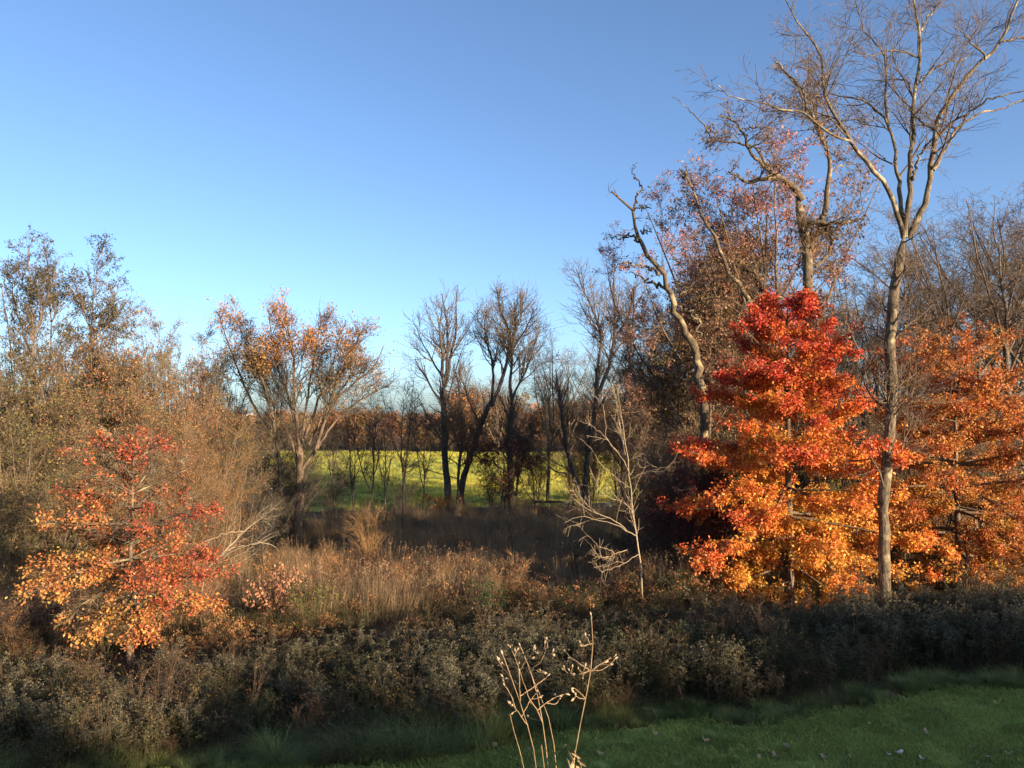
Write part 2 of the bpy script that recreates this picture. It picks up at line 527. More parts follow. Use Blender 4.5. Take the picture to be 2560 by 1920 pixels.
def pin_oak(name, label, base, H, Rm, z0, seed, nleaf, pal, tone, tiers=10, nb=7, trunk_r=.16, sparse=None, leafL=.13, bark=None, wide=.2, power=.5, droop=-12):
    rng = np.random.default_rng(seed)
    base = np.asarray(base, float)
    k = 14; t = np.linspace(0, 1, k)
    tr = np.stack([np.cumsum(rng.normal(size=k)) * .012 * (t > .1), np.cumsum(rng.normal(size=k)) * .012 * (t > .1), t * H - .2], -1)
    TP, TR = tr[None], (trunk_r * (1 - .93 * t))[None] * np.where(t < .05, 1.25, 1)[None]
    P1, R1 = [], []
    for i in range(tiers):
        for j in range(nb):
            h = z0 + (H - z0) * (i + rng.uniform(-.18, .18)) / tiers * .97
            h = max(h, z0 * .9)
            u = np.clip((h - z0) / (H - z0), 0, 1)
            shape = (1 - u) ** power * (1 - wide * np.clip((.18 - u) / .18, 0, 1))
            L = Rm * shape * rng.uniform(.72, 1.15) + .25
            a = j * 6.283 / nb + i * 1.1 + rng.uniform(-.35, .35)
            el = math.radians(droop + (40 - droop) * u + rng.uniform(-7, 7))
            d = np.array([math.cos(a) * math.cos(el), math.sin(a) * math.cos(el), math.sin(el)])
            f = np.clip((h + .2) / H, 0, .99) * (k - 1); jj = int(f)
            q = [tr[jj] + (tr[jj + 1] - tr[jj]) * (f - jj)]
            for _ in range(7):
                d = unit(d + rng.normal(size=3) * .07 + np.array([0, 0, -.03 + .06 * u]))
                q.append(q[-1] + d * L / 7)
            P1.append(q); r = np.clip(.012 * L + .006, .008, .06)
            R1.append(np.linspace(r, .005, 8))
    P1 = np.array(P1); R1 = np.array(R1)
    P2 = grow(rng, P1, R1, len(P1) * 13, (.3 * Rm * .4, .3 * Rm), t=(.12, 1), ang=(28, 62), k=5, wob=.10, up=.0, flat=.80, shrink=.55, r1=.004)
    P3 = grow(rng, P2[0], P2[1], len(P2[0]) * 6, (.18, .45), t=(.1, 1), ang=(25, 65), k=3, wob=.12, up=.02, flat=.5, shrink=.3, r1=.003)
    src = P3
    if sparse is not None:
        keep = sparse(P3[0][:, -1], rng); src = (P3[0][keep], P3[1][keep])
    V, Q, p = leaves(rng, src[0], src[1], nleaf, leafL, leafL * .55, .06, .35, up=.4)
    v = tone(p, rng)
    C = np.repeat(vary(rng, mixpal(pal, v), .32), 4, 0)
    root = empty(name, base, label, 'tree')
    finish_tree(root, (0, 0, 0), [(TP, TR, 9)], [(P1, R1, 5), (P2[0], P2[1], 3), (P3[0], P3[1], 3)], [(V, Q, C)], bark or BARK_BROWN)
    return root

# ================================================================== THE TREES
# ---- orange oak right of centre
p = at(1975, 1560, 23.5)
base = (p[0], p[1], float(gz(p[0], p[1])))
H_or = 9.4
pin_oak('pin_oak', 'blazing red and orange oak left of the tall bare trunk', base, H_or, 4.15, 1.15, 11, 185000,
        [YEL, AMB, ORA, RED, CRIM],
        lambda p, r: -.06 + .36 * np.clip(p[:, 2] / H_or, 0, 1) + .46 * np.clip(np.hypot(p[:, 0], p[:, 1]) / (4.15 * (1 - np.clip((p[:, 2] - 1.15) / 7.55, 0, .97)) ** .68 + .2), 0, 1.1) + .20 * snoise(p, 3, 1.9) - .05 * p[:, 0] / 3 + r.normal(size=len(p)) * .16,
        tiers=11, nb=7, trunk_r=.15, leafL=.088, power=.68)
# ---- second oak at the right edge, duller
p = at(2400, 1560, 26)
base = (p[0], p[1], float(gz(p[0], p[1])))
H_o2 = 8.9
pin_oak('pin_oak', 'rust orange oak with thin red top, right of the tall bare trunk', base, H_o2, 4.6, 1.1, 23, 115000,
        [(.50, .30, .06), (.50, .21, .045), (.48, .14, .035), (.42, .10, .035), RED],
        lambda p, r: .06 + .34 * np.clip(p[:, 2] / H_o2, 0, 1) + .26 * np.clip(np.hypot(p[:, 0], p[:, 1]) / 4, 0, 1) + .22 * snoise(p, 5, 1.7) + r.normal(size=len(p)) * .18,
        tiers=10, nb=8, trunk_r=.12, leafL=.09, power=.6,
        sparse=lambda q, r: r.uniform(size=len(q)) < np.clip(1.25 - 1.2 * np.clip((q[:, 2] - 5.5) / 4, 0, 1), .22, 1))
# ---- small oak at left
p = at(326, 1668, 17.0)
base = (p[0], p[1], float(gz(p[0], p[1])))
H_l = 5.0
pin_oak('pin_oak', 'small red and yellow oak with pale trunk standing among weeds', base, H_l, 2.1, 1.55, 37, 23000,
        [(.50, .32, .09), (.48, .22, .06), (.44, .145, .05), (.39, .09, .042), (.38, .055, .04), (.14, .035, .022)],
        lambda p, r: .08 + .55 * np.clip(p[:, 2] / H_l, 0, 1) + .22 * np.clip(p[:, 0] / 1.5, -.3, 1) + .2 * snoise(p, 9, 2.2) + r.normal(size=len(p)) * .17,  # darker maroon toward the right: shade painted into the leaf colour
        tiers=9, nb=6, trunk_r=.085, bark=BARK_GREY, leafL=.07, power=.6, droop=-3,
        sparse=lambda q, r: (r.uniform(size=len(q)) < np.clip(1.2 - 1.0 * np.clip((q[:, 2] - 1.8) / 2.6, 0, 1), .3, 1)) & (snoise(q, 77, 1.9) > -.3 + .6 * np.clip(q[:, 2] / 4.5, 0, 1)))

# ---- tall bare tree in front of the oaks
Z = zoom(1600, 0, 2.304)
base_px = [(2212, 1500), (2212, 1420), (2208, 1330), (2212, 1230), (2218, 1130), (2230, 1030), (2230, 930), (2226, 830), (2236, 730), (2250, 650), (2258, 600)]
tall = [
    (base_px, 50, 40, 0, 0),
    (Z((1520, 1370), (1490, 1250), (1470, 1190), (1430, 1080), (1380, 1020), (1310, 940), (1230, 830), (1160, 710), (1075, 600), (1050, 500), (1055, 385), (1040, 300), (965, 200), (870, 90), (830, -20)), 24, 4, 0, -2.0),
    (Z((1230, 830), (1100, 770), (1030, 730), (960, 660), (840, 635), (700, 590), (520, 560), (450, 490)), 11, 3, -.9, -2.8),
    (Z((1520, 1370), (1505, 1200), (1495, 1080), (1478, 940), (1460, 830), (1425, 690), (1345, 605), (1200, 555), (1060, 540), (980, 540)), 22, 4, 0, 1.2),
    (Z((1430, 720), (1412, 560), (1420, 430), (1410, 310), (1365, 255), (1310, 210), (1270, 120), (1240, 0)), 13, 3, .7, 2.4),
    (Z((1530, 1370), (1545, 1180), (1555, 1000), (1570, 800), (1575, 600), (1592, 480), (1606, 370), (1612, 250), (1618, 180), (1590, 90), (1565, -60)), 26, 7, 0, -.6),
    (Z((1545, 1370), (1560, 1330), (1620, 1230), (1665, 1080), (1680, 950), (1690, 830), (1710, 700), (1760, 600), (1830, 510), (1900, 420), (2000, 330), (2090, 240), (2120, 130), (2175, 20), (2200, -60)), 30, 8, 0, -1.2),
    (Z((1690, 980), (1740, 900), (1790, 790), (1850, 710), (1965, 650), (2100, 630), (2230, 560)), 14, 5, -.3, .8),
    (Z((1705, 800), (1800, 700), (1900, 640), (2000, 575), (2230, 515)), 13, 5, -.4, -1.6),
    (Z((1575, 1040), (1600, 920), (1640, 850), (1690, 800), (1720, 720)), 12, 6, -.2, -.4),
    (Z((1610, 470), (1680, 400), (1760, 360), (1880, 340), (1920, 290)), 10, 3, -.3, 1.4),
    (Z((1600, 330), (1540, 295), (1440, 290), (1330, 320), (1240, 300)), 9, 3, -.4, -1.8),
    (Z((1990, 340), (1970, 300), (1910, 250), (1870, 190), (1800, 150)), 10, 3, -.9, -2.0),
    (Z((1560, 530), (1545, 470), (1470, 455), (1360, 465)), 9, 3, -.4, .6),
    (Z((2090, 240), (2150, 225), (2230, 205)), 9, 5, -1, -.6),
    (Z((1620, 180), (1650, 110), (1700, 40), (1760, -40)), 9, 4, -.5, .5),
    (Z((960, 660), (940, 520), (840, 410), (780, 355)), 11, 6, -.9, .6),
]
BZ = np.array([0, 0, 1.0])
lv = lambda n, L, **k: dict(n=n, L=L, **k)
traced_tree('tall_bare_tree', 'tallest tree, bare and grey barked, forking above the orange oaks', tall, 21.3, 5,
            [lv(150, (1.0, 3.0), t=(.25, 1), ang=(30, 65), k=7, wob=.14, up=.07, r1=.008, rmax=.04, shrink=.85, s=4),
             lv(700, (.5, 1.6), ang=(25, 65), k=5, wob=.17, up=.05, r1=.0055),
             lv(2400, (.3, .85), ang=(25, 60), k=4, wob=.18, up=.04, r1=.004),
             lv(2200, (.12, .35), ang=(25, 55), k=2, wob=.12, up=.04, r1=.0035)],
            BARK_GREY, twig_bark=BARK_BROWN, jit=.02, sides=10, k=22, thin=.58)

# ---- old vine-hung tree behind the orange oak
old = [
    ([(2035, 1520), (2025, 1400), (2030, 1250), (2035, 1100), (2030, 950), (2022, 830), (2020, 720), (2012, 650), (2014, 600), (2010, 555), (2003, 500), (1990, 470)], 62, 34, 0, 0),
    (Z((930, 1150), (890, 1070), (830, 1035), (760, 1020), (660, 1042), (590, 1050), (555, 1010), (510, 990)), 32, 6, 0, -1.2),
    (Z((940, 1300), (1030, 1275), (1120, 1290), (1200, 1275), (1290, 1260)), 20, 6, 0, -.6),
    (Z((1060, 1240), (1085, 1100), (1095, 920), (1050, 800), (1020, 700), (950, 620), (940, 520), (900, 470), (840, 410), (780, 360)), 22, 5, 0, -.6),
    (Z((970, 1450), (1040, 1320), (1060, 1240)), 26, 22, 0, 0),
    (Z((830, 1035), (760, 1000), (710, 920), (690, 860), (560, 820), (460, 810), (360, 805)), 14, 4, -.3, .6),
    (Z((760, 1000), (680, 920), (620, 870), (615, 800), (580, 730), (540, 700), (450, 668)), 16, 5, -.3, -1.4),
    (Z((590, 740), (640, 735), (690, 730), (760, 745)), 6, 3, -1.2, -1.3),
    (Z((420, 810), (380, 740), (300, 650), (240, 590), (185, 560)), 7, 2, .6, 1.0),
    (Z((1090, 1000), (1140, 960), (1230, 930)), 8, 3, 0, .6),
    (Z((1010, 1540), (1080, 1470), (1110, 1400), (1095, 1330)), 16, 6, 0, .5),
    ([(2010, 735), (1960, 745), (1900, 735), (1860, 760)], 10, 3, 0, -.6),
    ([(2030, 740), (2080, 745), (2120, 735)], 10, 3, 0, -.6),
    ([(2032, 930), (2090, 950), (2125, 900), (2140, 940)], 12, 4, 0, .5),
]
traced_tree('old_tree', 'gnarled old tree with broken limbs behind the orange oak', old, 29, 8,
            [lv(110, (.8, 2.6), t=(.35, 1), ang=(30, 80), k=6, wob=.2, up=.05, r1=.010, rmax=.04, shrink=.85, s=4),
             lv(700, (.4, 1.3), ang=(25, 65), k=5, wob=.18, up=.04, r1=.007),
             lv(2800, (.2, .7), ang=(25, 60), k=3, wob=.15, up=.02, r1=.005)],
            BARK_OLD, twig_bark=BARK_BROWN, sides=9, k=16, jit=.03,
            leaf=dict(n=4200, L=.16, W=.05, droop=1.2, pal=[OLIVE, BRN, (.12, .07, .035), RUST], spread=.06))

# ---- broken snags left of the oak
Z5 = zoom(1480, 360, 3.16)
snag = [
    (Z5((880, 2000), (850, 1700), (790, 1560), (700, 1420), (640, 1260), (600, 1130), (545, 1035), (500, 960), (430, 870), (380, 790), (365, 690), (345, 600), (338, 530), (290, 490), (220, 420), (155, 375)), 46, 9, 0, -1.5),
    (Z5((325, 510), (345, 420), (395, 355), (370, 300), (310, 240), (330, 200), (362, 140)), 12, 3, -1.2, -.8),
    (Z5((340, 510), (400, 500), (465, 490)), 8, 3, -1.2, -1.3),
    (Z5((370, 770), (310, 730), (235, 748), (140, 740)), 13, 4, -1, -.4),
    (Z5((380, 690), (430, 690), (470, 690)), 7, 3, -1, -1.4),
    (Z5((530, 1030), (440, 980), (330, 950), (235, 940)), 17, 7, -.7, -1.8),
    (Z5((590, 1160), (520, 1120), (430, 1090), (350, 1040), (290, 1020)), 18, 4, -.5, .2),
    (Z5((850, 1520), (850, 1400), (790, 1350), (720, 1300), (660, 1270)), 12, 10, 0, -.3),
    (Z5((690, 1200), (760, 1140), (800, 1110)), 8, 3, -.3, .3),
]
traced_tree('broken_snag', 'broken leaning dead tree left of the red oak top', snag, 28, 14,
            [lv(16, (.3, 1.0), t=(.3, 1), ang=(40, 80), k=5, wob=.25, up=.05, r1=.008, rmax=.025, s=3),
             lv(36, (.2, .6), ang=(30, 60), k=4, wob=.2, up=.05, r1=.006)], BARK_OLD, sides=8, k=26, jit=.06, thin=.5, blunt=True)
snag2 = [
    (Z5((1390, 2000), (1330, 1500), (1270, 1250), (1210, 1160), (1100, 1060), (1045, 950), (1010, 830), (940, 680), (870, 560), (812, 470), (792, 400), (790, 340), (745, 260), (690, 195)), 34, 6, 0, .5),
    (Z5((745, 265), (735, 215)), 14, 8, .4, .4),
    (Z5((770, 410), (730, 370), (680, 380)), 6, 2, .4, .2),
    (Z5((1045, 960), (990, 890), (930, 880)), 8, 3, .2, .5),
    (Z5((740, 270), (690, 258)), 7, 3, .4, .3),
]
traced_tree('broken_snag', 'thin broken dead stem rising out of the red oak', snag2, 30, 15,
            [lv(12, (.3, 1.1), t=(.3, 1), ang=(40, 80), k=5, wob=.25, up=.05, r1=.008, rmax=.02, s=3),
             lv(36, (.2, .6), ang=(30, 60), k=4, wob=.2, up=.05, r1=.006)], BARK_OLD, sides=8, k=20, jit=.04, thin=.55, blunt=True)

# ---- the dark trees at the field edge
Z4 = zoom(1000, 700, 3.16)
dark_levels = lambda m=1.0: [lv(int(70 * m), (1.5, 5.0), t=(.25, 1), ang=(22, 55), k=8, wob=.14, up=.11, r1=.016, rmax=.06, shrink=.8, s=4),
                             lv(int(330 * m), (.8, 2.4), ang=(22, 55), k=6, wob=.16, up=.08, r1=.011),
                             lv(int(1000 * m), (.4, 1.2), ang=(22, 55), k=3, wob=.15, up=.06, r1=.008)]
A = [
    ([(1122, 1275), (1120, 1215), (1113, 1160), (1112, 1080), (1110, 1020), (1108, 960)], 27, 21, 0, 0),
    (Z4((345, 830), (330, 720), (340, 600), (318, 470), (308, 380), (322, 290), (330, 210)), 14, 4, 0, -.8),
    (Z4((350, 830), (370, 690), (378, 520), (374, 380), (368, 310), (350, 210), (332, 110)), 14, 3, 0, .4),
    (Z4((355, 850), (385, 740), (395, 620), (425, 490), (452, 350), (440, 210), (450, 70)), 13, 3, 0, .9),
    (Z4((335, 970), (270, 890), (205, 770), (150, 690), (120, 620)), 10, 3, 0, -1.5),
    (Z4((330, 760), (250, 620), (165, 480), (130, 360)), 9, 2, 0, 1.5),
    (Z4((345, 1300), (280, 1180), (200, 1060), (150, 930)), 8, 2, 0, 2),
    (Z4((375, 950), (430, 740), (470, 600), (520, 480)), 8, 2, 0, 2),
]
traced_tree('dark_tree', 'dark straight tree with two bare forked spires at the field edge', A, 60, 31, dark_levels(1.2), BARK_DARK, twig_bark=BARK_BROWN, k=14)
B = [
    ([(1158, 1280), (1150, 1235), (1160, 1190), (1180, 1130), (1202, 1060), (1228, 1000)], 26, 20, 0, 0),
    ([(1146, 1275), (1146, 1235), (1144, 1205), (1150, 1150), (1158, 1060), (1150, 985), (1140, 930)], 15, 5, -.3, -1.5),
    (Z4((720, 1000), (790, 840), (840, 680), (858, 560), (870, 450), (850, 350), (780, 230), (770, 90)), 17, 4, 0, -1),
    (Z4((720, 1000), (735, 820), (735, 640), (690, 530), (660, 380), (690, 220)), 13, 3, 0, 1.5),
    (Z4((860, 560), (890, 430), (960, 250), (950, 110)), 11, 3, -.4, 1),
    (Z4((850, 620), (920, 500), (1000, 380), (1060, 230)), 10, 3, -.4, -1.5),
    (Z4((640, 1150), (560, 1000), (510, 850), (460, 700)), 9, 3, 0, 1),
]
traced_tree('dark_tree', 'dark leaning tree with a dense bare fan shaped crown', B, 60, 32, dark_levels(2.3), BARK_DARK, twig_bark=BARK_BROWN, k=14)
Cc = [
    ([(1279, 1282), (1278, 1220), (1274, 1150), (1276, 1080), (1280, 1000)], 26, 20, 0, 0),
    ([(1262, 1282), (1262, 1240), (1275, 1235), (1278, 1200)], 9, 8, -.2, -.2),
    ([(1290, 1240), (1295, 1190), (1310, 1140), (1322, 1090)], 11, 5, 0, 1),
    (Z4((885, 950), (860, 800), (890, 680), (880, 520), (920, 360), (900, 180)), 14, 4, 0, 1.2),
    (Z4((885, 950), (940, 820), (1010, 700), (1050, 560), (1080, 420)), 11, 3, 0, -1.5),
    (Z4((870, 1100), (800, 950), (740, 860)), 9, 3, 0, -1),
]
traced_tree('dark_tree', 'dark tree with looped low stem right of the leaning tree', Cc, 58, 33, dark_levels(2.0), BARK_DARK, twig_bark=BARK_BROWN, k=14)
D = [
    ([(1470, 1262), (1450, 1225), (1434, 1180), (1420, 1130), (1410, 1080), (1400, 1000), (1390, 930)], 24, 10, 0, 0),
    ([(1464, 1260), (1466, 1190), (1470, 1130), (1480, 1070), (1490, 1000), (1494, 920)], 24, 18, 0, .5),
    (Z4((1560, 900), (1560, 650), (1600, 500), (1560, 330), (1500, 180), (1415, 20), (1412, -60)), 14, 3, .5, -.5),
    (Z4((1570, 900), (1650, 700), (1690, 480), (1700, 270), (1690, 100), (1690, -60)), 17, 4, .5, .8),
    (Z4((1690, 460), (1760, 380), (1820, 260), (1840, 60)), 12, 4, .6, 2),
    (Z4((1760, 1100), (1800, 800), (1820, 560), (1840, 300), (1850, 50)), 14, 5, 1, 1.5),
    ([(1560, 1262), (1556, 1160), (1557, 1048)], 16, 14, 1, 1),
    ([(1424, 1185), (1390, 1180), (1355, 1150)], 8, 3, 0, -.8),
]
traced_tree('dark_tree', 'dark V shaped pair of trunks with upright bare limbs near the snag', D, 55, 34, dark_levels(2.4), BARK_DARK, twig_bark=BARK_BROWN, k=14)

# ---- many-stemmed tree left of the field, rusty leaves left on top
Z3 = zoom(500, 700, 3.16)
G = [
    (Z3((760, 2130), (780, 1800), (790, 1500), (800, 1300)), 40, 26, 0, 0),
    (Z3((690, 2080), (685, 1850), (640, 1700), (640, 1500), (600, 1250), (560, 1000), (500, 800), (420, 620), (380, 450)), 15, 4, -.6, -1.8),
    (Z3((790, 1450), (770, 1150), (740, 900), (745, 650), (705, 450), (665, 200)), 16, 4, 0, -1),
    (Z3((790, 1500), (720, 1250), (640, 1110), (560, 950), (470, 780), (400, 620), (330, 400)), 14, 3, 0, .8),
    (Z3((560, 1180), (480, 1090), (400, 940), (310, 750), (240, 560), (180, 380), (150, 260)), 11, 3, .2, 1),
    (Z3((800, 1350), (825, 1100), (860, 850), (905, 600), (935, 400), (960, 280)), 14, 3, 0, 1.4),
    (Z3((800, 1500), (900, 1380), (975, 1130), (1050, 900), (1130, 700), (1230, 500), (1310, 350)), 17, 3, 0, -1.2),
    (Z3((930, 1330), (1000, 1200), (1110, 1070), (1250, 950), (1400, 880), (1510, 820)), 11, 3, -.2, .6),
    (Z3((985, 1110), (1100, 920), (1250, 790), (1380, 690), (1450, 520)), 11, 3, -.4, -1.6),
    (Z3((780, 1250), (700, 930), (620, 720), (560, 460), (545, 260)), 13, 3, 0, -1.8),
    (Z3((830, 1250), (960, 880), (1060, 640), (1110, 380)), 12, 3, 0, 2),
    (Z3((860, 1300), (1000, 1000), (1150, 830), (1270, 600)), 10, 3, 0, 1),
]
def rusty(q, r):
    return (q[:, 2] > EYE + .6 + 3.6 * r.uniform(size=len(q)) ** .5) & (snoise(q, 4, .9) > -.2 + .6 * r.uniform(-1, 1, len(q)))
traced_tree('spreading_tree', 'many stemmed spreading tree with rusty leaves clinging to its crown', G, 44, 41,
            [lv(200, (1.2, 3.4), t=(.3, 1), ang=(15, 45), k=7, wob=.12, up=.08, r1=.012, rmax=.04, shrink=.85, s=4),
             lv(1500, (.6, 2.0), ang=(20, 55), k=5, wob=.12, up=.07, r1=.008),
             lv(5600, (.4, 1.1), ang=(20, 60), k=3, wob=.12, up=.06, r1=.006)],
            BARK_BROWN, twig_bark=BARK_GREY, k=16,
            leaf=dict(n=16000, L=.12, W=.065, spread=.16, where=rusty, pal=[(.28, .18, .07), (.38, .20, .07), (.50, .20, .05), (.54, .25, .06)],
                      tone=lambda p, r: .55 + .5 * snoise(p, 12, .6) + r.normal(size=len(p)) * .12))

# ---- leafy alders at the left edge
Z1 = zoom(0, 560, 3.16)
alder_levels = lambda m=1: [lv(int(80 * m), (1.3, 3.2), t=(.2, 1), ang=(22, 45), k=6, wob=.09, up=.10, r1=.010, rmax=.03, shrink=.8, s=4),
                            lv(int(500 * m), (.5, 1.4), ang=(22, 48), k=4, wob=.1, up=.08, r1=.007),
                            lv(int(1700 * m), (.25, .6), ang=(22, 50), k=3, wob=.1, up=.05, r1=.005)]
alder_leaf = lambda n: dict(n=n, L=.105, W=.05, droop=1.0, spread=.05, pal=[(.035, .04, .02), (.08, .075, .025), (.17, .12, .04), (.26, .17, .06)],
                            tone=lambda p, r: .75 - .6 * np.clip((p[:, 2] - EYE - 2) / 4.5, 0, 1) + r.normal(size=len(p)) * .22)
traced_tree('alder_tree', 'slim alder with small dark leaves at the left edge, taller of two', [
    (Z1((280, 2600), (285, 1900), (275, 1330), (265, 900), (240, 500), (232, 300), (215, 190)), 16, 3, 0, 0),
    (Z1((270, 900), (330, 700), (400, 520), (440, 340)), 8, 2, 0, -.6),
    (Z1((265, 1050), (170, 850), (110, 600), (80, 360)), 8, 2, 0, .8),
    (Z1((395, 1800), (395, 1430), (402, 900), (400, 640), (365, 220)), 9, 3, 1, 1.4),
    (Z1((400, 800), (480, 620), (540, 470)), 5, 2, 1, 1.6),
    (Z1((100, 2200), (100, 1300), (90, 900), (30, 650), (10, 470)), 9, 3, 1, 0),
], 33, 51, alder_levels(1.7), BARK_BROWN, leaf=alder_leaf(9500))
traced_tree('alder_tree', 'slim alder with dark leafy tip, second from the left edge', [
    (Z1((700, 2600), (715, 1700), (718, 1100), (720, 800), (742, 600), (752, 400), (772, 290)), 12, 3, 0, 0),
    (Z1((720, 850), (650, 650), (590, 450)), 6, 2, 0, -.7),
    (Z1((735, 760), (850, 640), (960, 480)), 6, 2, 0, .8),
    (Z1((720, 1000), (830, 850), (930, 660)), 6, 2, 0, -.8),
], 35, 52, alder_levels(1.3), BARK_BROWN, leaf=alder_leaf(9500))

# ---- pale bare sapling in front of the orange oak
Zs = zoom(1350, 1050, 5.53); Zt = zoom(1340, 1200, 7.373)
sap = [
    ([(1610, 1560), (1609, 1520), (1604, 1460), (1598, 1400), (1590, 1340), (1585, 1290), (1580, 1250), (1576, 1210), (1575, 1180), (1568, 1140), (1562, 1100), (1556, 1050), (1548, 1000)], 13, 3, 0, 0),
    (Zs((1300, 1310), (1240, 1200), (1150, 1130), (960, 1080), (850, 1010), (780, 880), (680, 640)), 6, 2, 0, -.4),
    (Zs((1320, 1600), (1210, 1530), (1130, 1460), (1000, 1370), (860, 1320), (790, 1300), (640, 1220), (540, 1150), (440, 1070)), 7, 2, 0, -.8),
    (Zs((790, 1300), (680, 1200), (580, 1090), (520, 900)), 4, 2, -.6, -.4),
    (Zs((1190, 1540), (1080, 1440), (760, 1380), (650, 1330), (480, 1350), (340, 1420)), 5, 2, -.2, -.6),
    (Zs((1250, 930), (1150, 890), (1000, 750), (860, 640), (780, 510), (680, 370), (540, 250)), 5, 2, 0, .4),
    (Zs((1250, 760), (1200, 640), (1090, 460), (930, 290), (900, 100), (870, -200)), 5, 2, 0, -.4),
    (Zs((1090, 460), (850, 180), (700, 60), (540, 10)), 4, 1.5, -.3, -.8),
    (Zs((1180, 480), (1140, 260), (1090, 0), (1040, -350)), 5, 2, 0, .3),
    (Zs((1270, 810), (1400, 740), (1560, 690), (1690, 660), (1820, 640)), 5, 2, 0, -.5),
    (Zs((1620, 660), (1540, 625), (1420, 665), (1330, 600)), 3, 1.5, -.4, -.3),
    (Zs((1255, 760), (1290, 680), (1315, 610)), 4, 2, 0, 0),
    (Zt((1890, 1380), (1840, 1400), (1700, 1500), (1500, 1600), (1290, 1659), (1200, 1700)), 5, 2, 0, -.8),
    (Zt((1680, 1290), (1520, 1330), (1400, 1390), (1330, 1410), (1200, 1415), (1100, 1360), (1005, 1280)), 5, 2, 0, -.9),
    (Zt((1440, 1370), (1420, 1290), (1320, 1275), (1200, 1250), (1110, 1170), (1040, 1090), (935, 1015)), 4, 1.5, -.4, -1),
]
traced_tree('bare_sapling', 'pale leafless sapling with wide crooked branches beside the orange oak', sap, 22.0, 61,
            [lv(70, (.3, 1.2), t=(.25, 1), ang=(25, 55), k=5, wob=.14, up=.06, r1=.005, rmax=.012, s=3),
             lv(260, (.15, .5), ang=(25, 55), k=3, wob=.12, up=.05, r1=.004)], BARK_PALE, k=16, jit=.012, thin=.42)

# ---- pale fallen branches by the small oak
Z2 = zoom(0, 1000, 3.16)
fal = [
    (Z2((1560, 1420), (1620, 1350), (1790, 1180), (1930, 1040), (2000, 970), (2110, 900)), 8, 2, 0, .6),
    (Z2((1720, 1270), (1850, 1190), (2000, 1135), (2150, 1090), (2210, 1060)), 6, 2, .2, -.4),
    (Z2((1800, 1185), (1950, 1150), (2090, 1120), (2180, 1165)), 5, 2, .3, .8),
    (Z2((1930, 1040), (1800, 1050), (1680, 1090), (1550, 1160)), 4, 1.5, .3, -.4),
    (Z2((1580, 1450), (1750, 1340), (1900, 1300), (1980, 1240)), 5, 2, 0, -.8),
]
traced_tree('fallen_branch', 'pale bare branches leaning out right of the small red oak', fal, 22.5, 63,
            [lv(26, (.4, 1.3), t=(.2, 1), ang=(20, 45), k=5, wob=.12, up=.05, r1=.005, rmax=.012, s=3),
             lv(110, (.2, .6), ang=(20, 50), k=3, wob=.12, up=.05, r1=.004)], BARK_PALE, cat='branch', k=12)

# ---- tree kinds used for the woods and thickets
def place(proto, spots, label_of, group, first=True):
    for i, (px, Y, sc, rz) in enumerate(spots):
        x = (px - 1280) / F * Y; z = float(gz(x, Y))
        if first and i == 0:
            proto.location = (x, Y, z); proto.rotation_euler = (0, 0, rz)
            proto.scale = (sc, sc, sc); proto['label'] = label_of(i); proto['group'] = group
        else:
            dup(proto, (x, Y, z), rz, sc, label_of(i), group)

bare1 = auto_tree('bare_tree', '', 'tree', 15, 101, (60, 400, 1900, 2600), BARK_BROWN, fork=.32, n=7, spread=.36, r0=.21, lens=(.2, .1, .055, .03), r1=.006, up=.05)
bare2 = auto_tree('bare_tree', '', 'tree', 15, 102, (70, 430, 1900, 2600), BARK_BROWN, fork=.25, n=9, spread=.28, r0=.19, lens=(.2, .1, .055, .03), r1=.006, up=.06, ang=(30, 70))
bare3 = auto_tree('bare_tree', '', 'tree', 15, 103, (60, 400, 1800, 2400), BARK_BROWN, fork=.4, n=6, spread=.42, r0=.24, lens=(.24, .11, .055, .03), r1=.006, up=.04, ang=(30, 75))
wood_l = lambda i: 'grey leafless wood tree behind the oaks on the right'
place(bare1, [(2330, 40, .98, .3), (2480, 44, 1.18, 1.9), (2120, 47, .92, 4.0), (1730, 46, .80, 2.2), (2620, 38, 1.1, 5.0), (1600, 62, .85, .9), (2240, 56, 1.05, 3.3), (1420, 84, .95, 2.7)], wood_l, 'bare wood behind the oaks')
place(bare2, [(2420, 38, .95, .8), (2560, 42, 1.25, 2.6), (2190, 43, .88, 5.2), (2060, 52, .95, 1.1), (1660, 55, .85, 3.9), (1370, 66, .85, 2.0), (1250, 110, .95, 4.4), (1480, 74, .9, .2)], wood_l, 'bare wood behind the oaks')
place(bare3, [(2270, 36, .80, 1.2), (2520, 36, 1.02, 3.0), (2110, 40, .75, .4), (2370, 50, 1.15, 5.5), (2680, 46, 1.3, .9), (1980, 45, .85, 2.9)], wood_l, 'bare wood behind the oaks')

# leafy brown, purple tinged trees behind the old tree
brn = auto_tree('browning_tree', '', 'tree', 14, 111, (70, 520, 3000, 5200), BARK_BROWN, fork=.25, n=8, spread=.33, r0=.17, lens=(.22, .11, .06, .03), r1=.006,
                leaf=dict(n=27000, L=.11, W=.055, droop=.8, spread=.08, f=.7, pal=[(.18, .15, .05), (.28, .17, .08), (.36, .17, .11), (.46, .17, .15)], bias=lambda p, H: .7 * (p[:, 2] / H - .6)))
bl = ['purple brown leaved tree behind the gnarled old tree', 'olive brown leaved tree behind the broken leaning dead tree',
      'brown leaved tree low behind the red oak top', 'brown leaved tree between the snag and the dark V trunks']
place(brn, [(1885, 35, 1.2, .5), (1765, 36, .98, 2.5), (1810, 41, 1.1, 4.1), (1690, 44, .9, 1.1)], lambda i: bl[i], 'browning trees behind the old tree')

